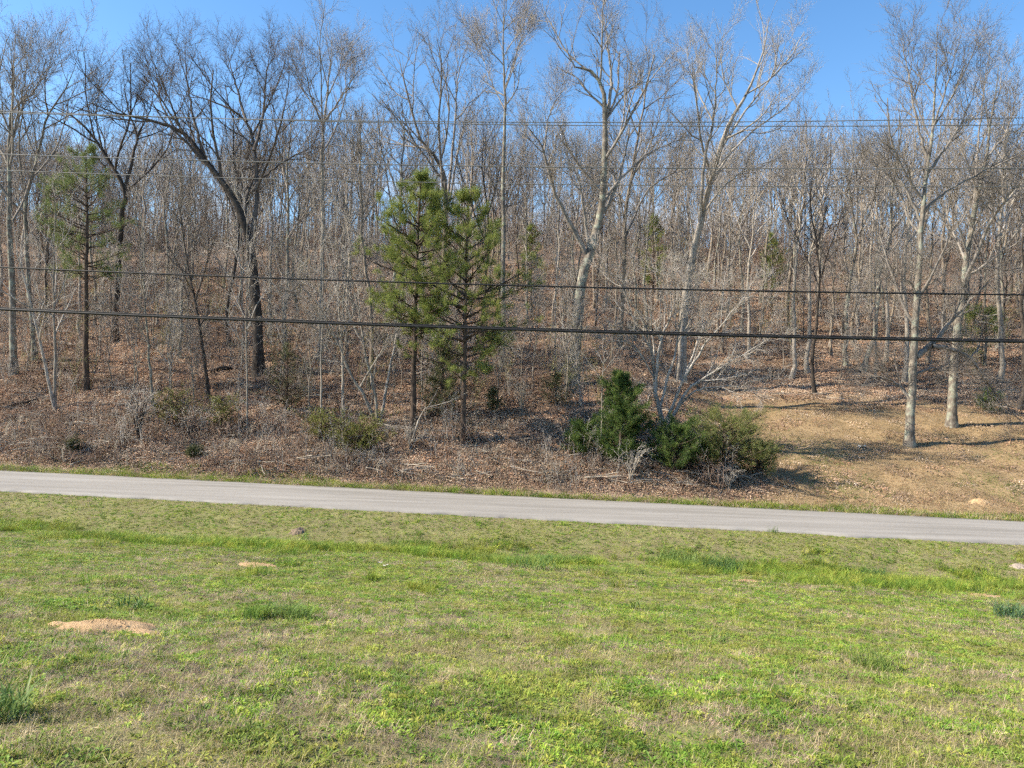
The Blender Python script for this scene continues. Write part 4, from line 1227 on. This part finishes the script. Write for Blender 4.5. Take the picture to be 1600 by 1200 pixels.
mound('dirt_mound', 'large tan bare dirt mound in the lawn, lower left', *MOUNDS[0], 1, M_DIRT)
mound('dirt_mound', 'small tan dirt mound in the lawn left of centre', *MOUNDS[1], 2, M_DIRT)
mound('dirt_mound', 'faint reddish dirt mound in the lawn right of the dark tall-grass clump', *MOUNDS[2], 3, M_DIRT)
mound('dirt_mound', 'dirt mound at the right edge of the lawn near the ditch', *MOUNDS[3], 4, M_DIRTG)
mound('dirt_mound', 'low tan dirt patch left of the blue-green grass clump', *MOUNDS[4], 5, M_DIRT)
mound('dirt_mound', 'thin tan dirt patch under the dark tall-grass clump', *MOUNDS[5], 6, M_DIRT)
mound('dirt_mound', 'grey dirt hump on the ditch slope below the left part of the road', 465, 831, .28, .26, .13, 7, M_DIRTB)
mound('dirt_mound', 'yellowish dirt hump in the clearing beyond the right part of the road', 1532, 786, .5, .3, .16, 8, M_DIRT)


def grass_clump(label, u, v, n, h, rad, seed, c):
    b = on_ground(u, v)
    V, q, t = blades(np.random.default_rng(seed), n, h, .012, rad, .55, .8)
    m = leaf_mat('clump_blades', c, .3)
    add('grass_clump', np_mesh('grass_clump', V, [q, t], False, m), None, b, label, 'grass clump')


grass_clump('blue-green tall grass clump at the right edge of the lawn', 1580, 966, 170, .40, .26, 1, [(.08, .16, .07), (.13, .22, .10), (.20, .28, .14)])
grass_clump('dark green tall grass clump in the ditch right of centre', 1128, 895, 420, .62, .55, 2, [(.035, .085, .025), (.07, .14, .035), (.15, .22, .06)])
grass_clump('green tall grass clump in the ditch at the right', 1365, 905, 220, .5, .45, 3, [(.05, .11, .03), (.08, .16, .04), (.13, .2, .06)])
grass_clump('pale green tall grass clump at the lower left corner', 4, 1125, 90, .22, .11, 4, [(.09, .16, .035), (.16, .24, .06), (.27, .32, .13)])
grass_clump('bluish tall grass clump in the ditch near the middle', 830, 888, 260, .42, .6, 5, [(.09, .17, .04), (.15, .24, .05), (.23, .31, .08)])
grass_clump('dark broad-bladed clump behind the large dirt mound', 205, 952, 60, .2, .18, 6, [(.05, .11, .03), (.08, .16, .04), (.12, .2, .05)])
grass_clump('pale green tall grass hummock left of the dark tall-grass clump', 1060, 878, 380, .5, .7, 8, [(.10, .18, .045), (.17, .26, .06), (.26, .33, .10)])
grass_clump('tall dry tan stalks at the far road edge right of the junipers', 1233, 792, 60, .7, .12, 7, [(.4, .3, .17), (.5, .38, .22), (.55, .42, .26)])


def stick(label, u0, v0, u1, v1, r, seed, name='fallen_branch', mat=B_STICK, lift=.05, D=None):
    g = np.random.default_rng(seed)
    a = on_ground(u0, v0); b = on_ground(u1, v1)
    K = 12; t = np.linspace(0, 1, K)[:, None]
    C = a + (b - a) * t; C[:, :2] += np.cumsum(g.normal(0, .03, (K, 2)), 0)
    C[:, 2] = height(C[:, 0], C[:, 1]) + r + lift * np.abs(np.sin(t[:, 0] * 5))
    bag = Bag(); rr = np.linspace(r, r * .35, K)
    bag.tubes((C - a)[None], rr[None], 6)
    tree_levels((C - a)[None], rr[None], g, [dict(n=6, t0=.35, t1=1, ang=(.4, .9), lr=.22, K=5, up=.05, wig=.2, rmin=.006)], bag, (4,))
    add(name, bag.mesh(name, mat), None, a, label, 'fallen branch')


stick('pale fallen branch lying on the bank above the left road, upper of two', 98, 724, 152, 700, .05, 1)
stick('pale fallen branch lying on the bank above the left road, lower of two', 110, 728, 148, 716, .04, 2)
stick('thin fallen stick near the far road edge, left of the dark evergreen clump', 175, 735, 215, 741, .03, 3)
stick('bleached fallen limb by the right foot of the junipers', 1140, 758, 1200, 752, .05, 4, lift=.3)
stick('dark fallen log on the forest floor left of the dark oak', 330, 585, 400, 578, .16, 5, mat=B_DARK)
stick('grey fallen log on the forest floor behind the fanning pale tree', 975, 515, 1085, 514, .14, 6, mat=B_GREY)
stick('short dark log lying near the left edge of the wood', 10, 640, 66, 628, .1, 7, mat=B_DARK)
stick('thin grey fallen limb behind the three-stemmed small tree', 480, 575, 560, 600, .06, 8, mat=B_GREY)
stick('dark log on the forest floor between the pines and the thick forked tree', 800, 470, 850, 480, .15, 9, mat=B_DARK)

M_SCRAP = plain('white_scrap', (.50, .47, .40), .8)


def scrap(label, u, v, size, seed):
    g = np.random.default_rng(seed); c = on_ground(u, v)
    bag = Bag(); N = 6
    q = np.linspace(-.5, .5, N); X, Y = np.meshgrid(q, q)
    Z = (fbm(X * 4 + seed, Y * 4, seed) - .3) * .7 * size + .04
    V = np.stack([X * size, Y * size * .7, Z], -1).reshape(-1, 3)
    i = np.arange(N * N).reshape(N, N)
    q_ = np.stack([i[:-1, :-1], i[:-1, 1:], i[1:, 1:], i[1:, :-1]], -1).reshape(-1, 4)
    add('paper_scrap', np_mesh('paper_scrap', V, [q_], False, M_SCRAP), None, c, label, 'litter')


scrap('crumpled white scrap on the lawn left of centre, upper of two', 594, 882, .09, 1)
scrap('crumpled white scrap on the lawn left of centre, lower of two', 602, 888, .11, 2)
scrap('small white scrap in the grass left of the dark tall-grass clump', 1030, 884, .1, 3)
scrap('pale scrap lying in the clearing left of the lone lichened tree', 1346, 700, .35, 4)
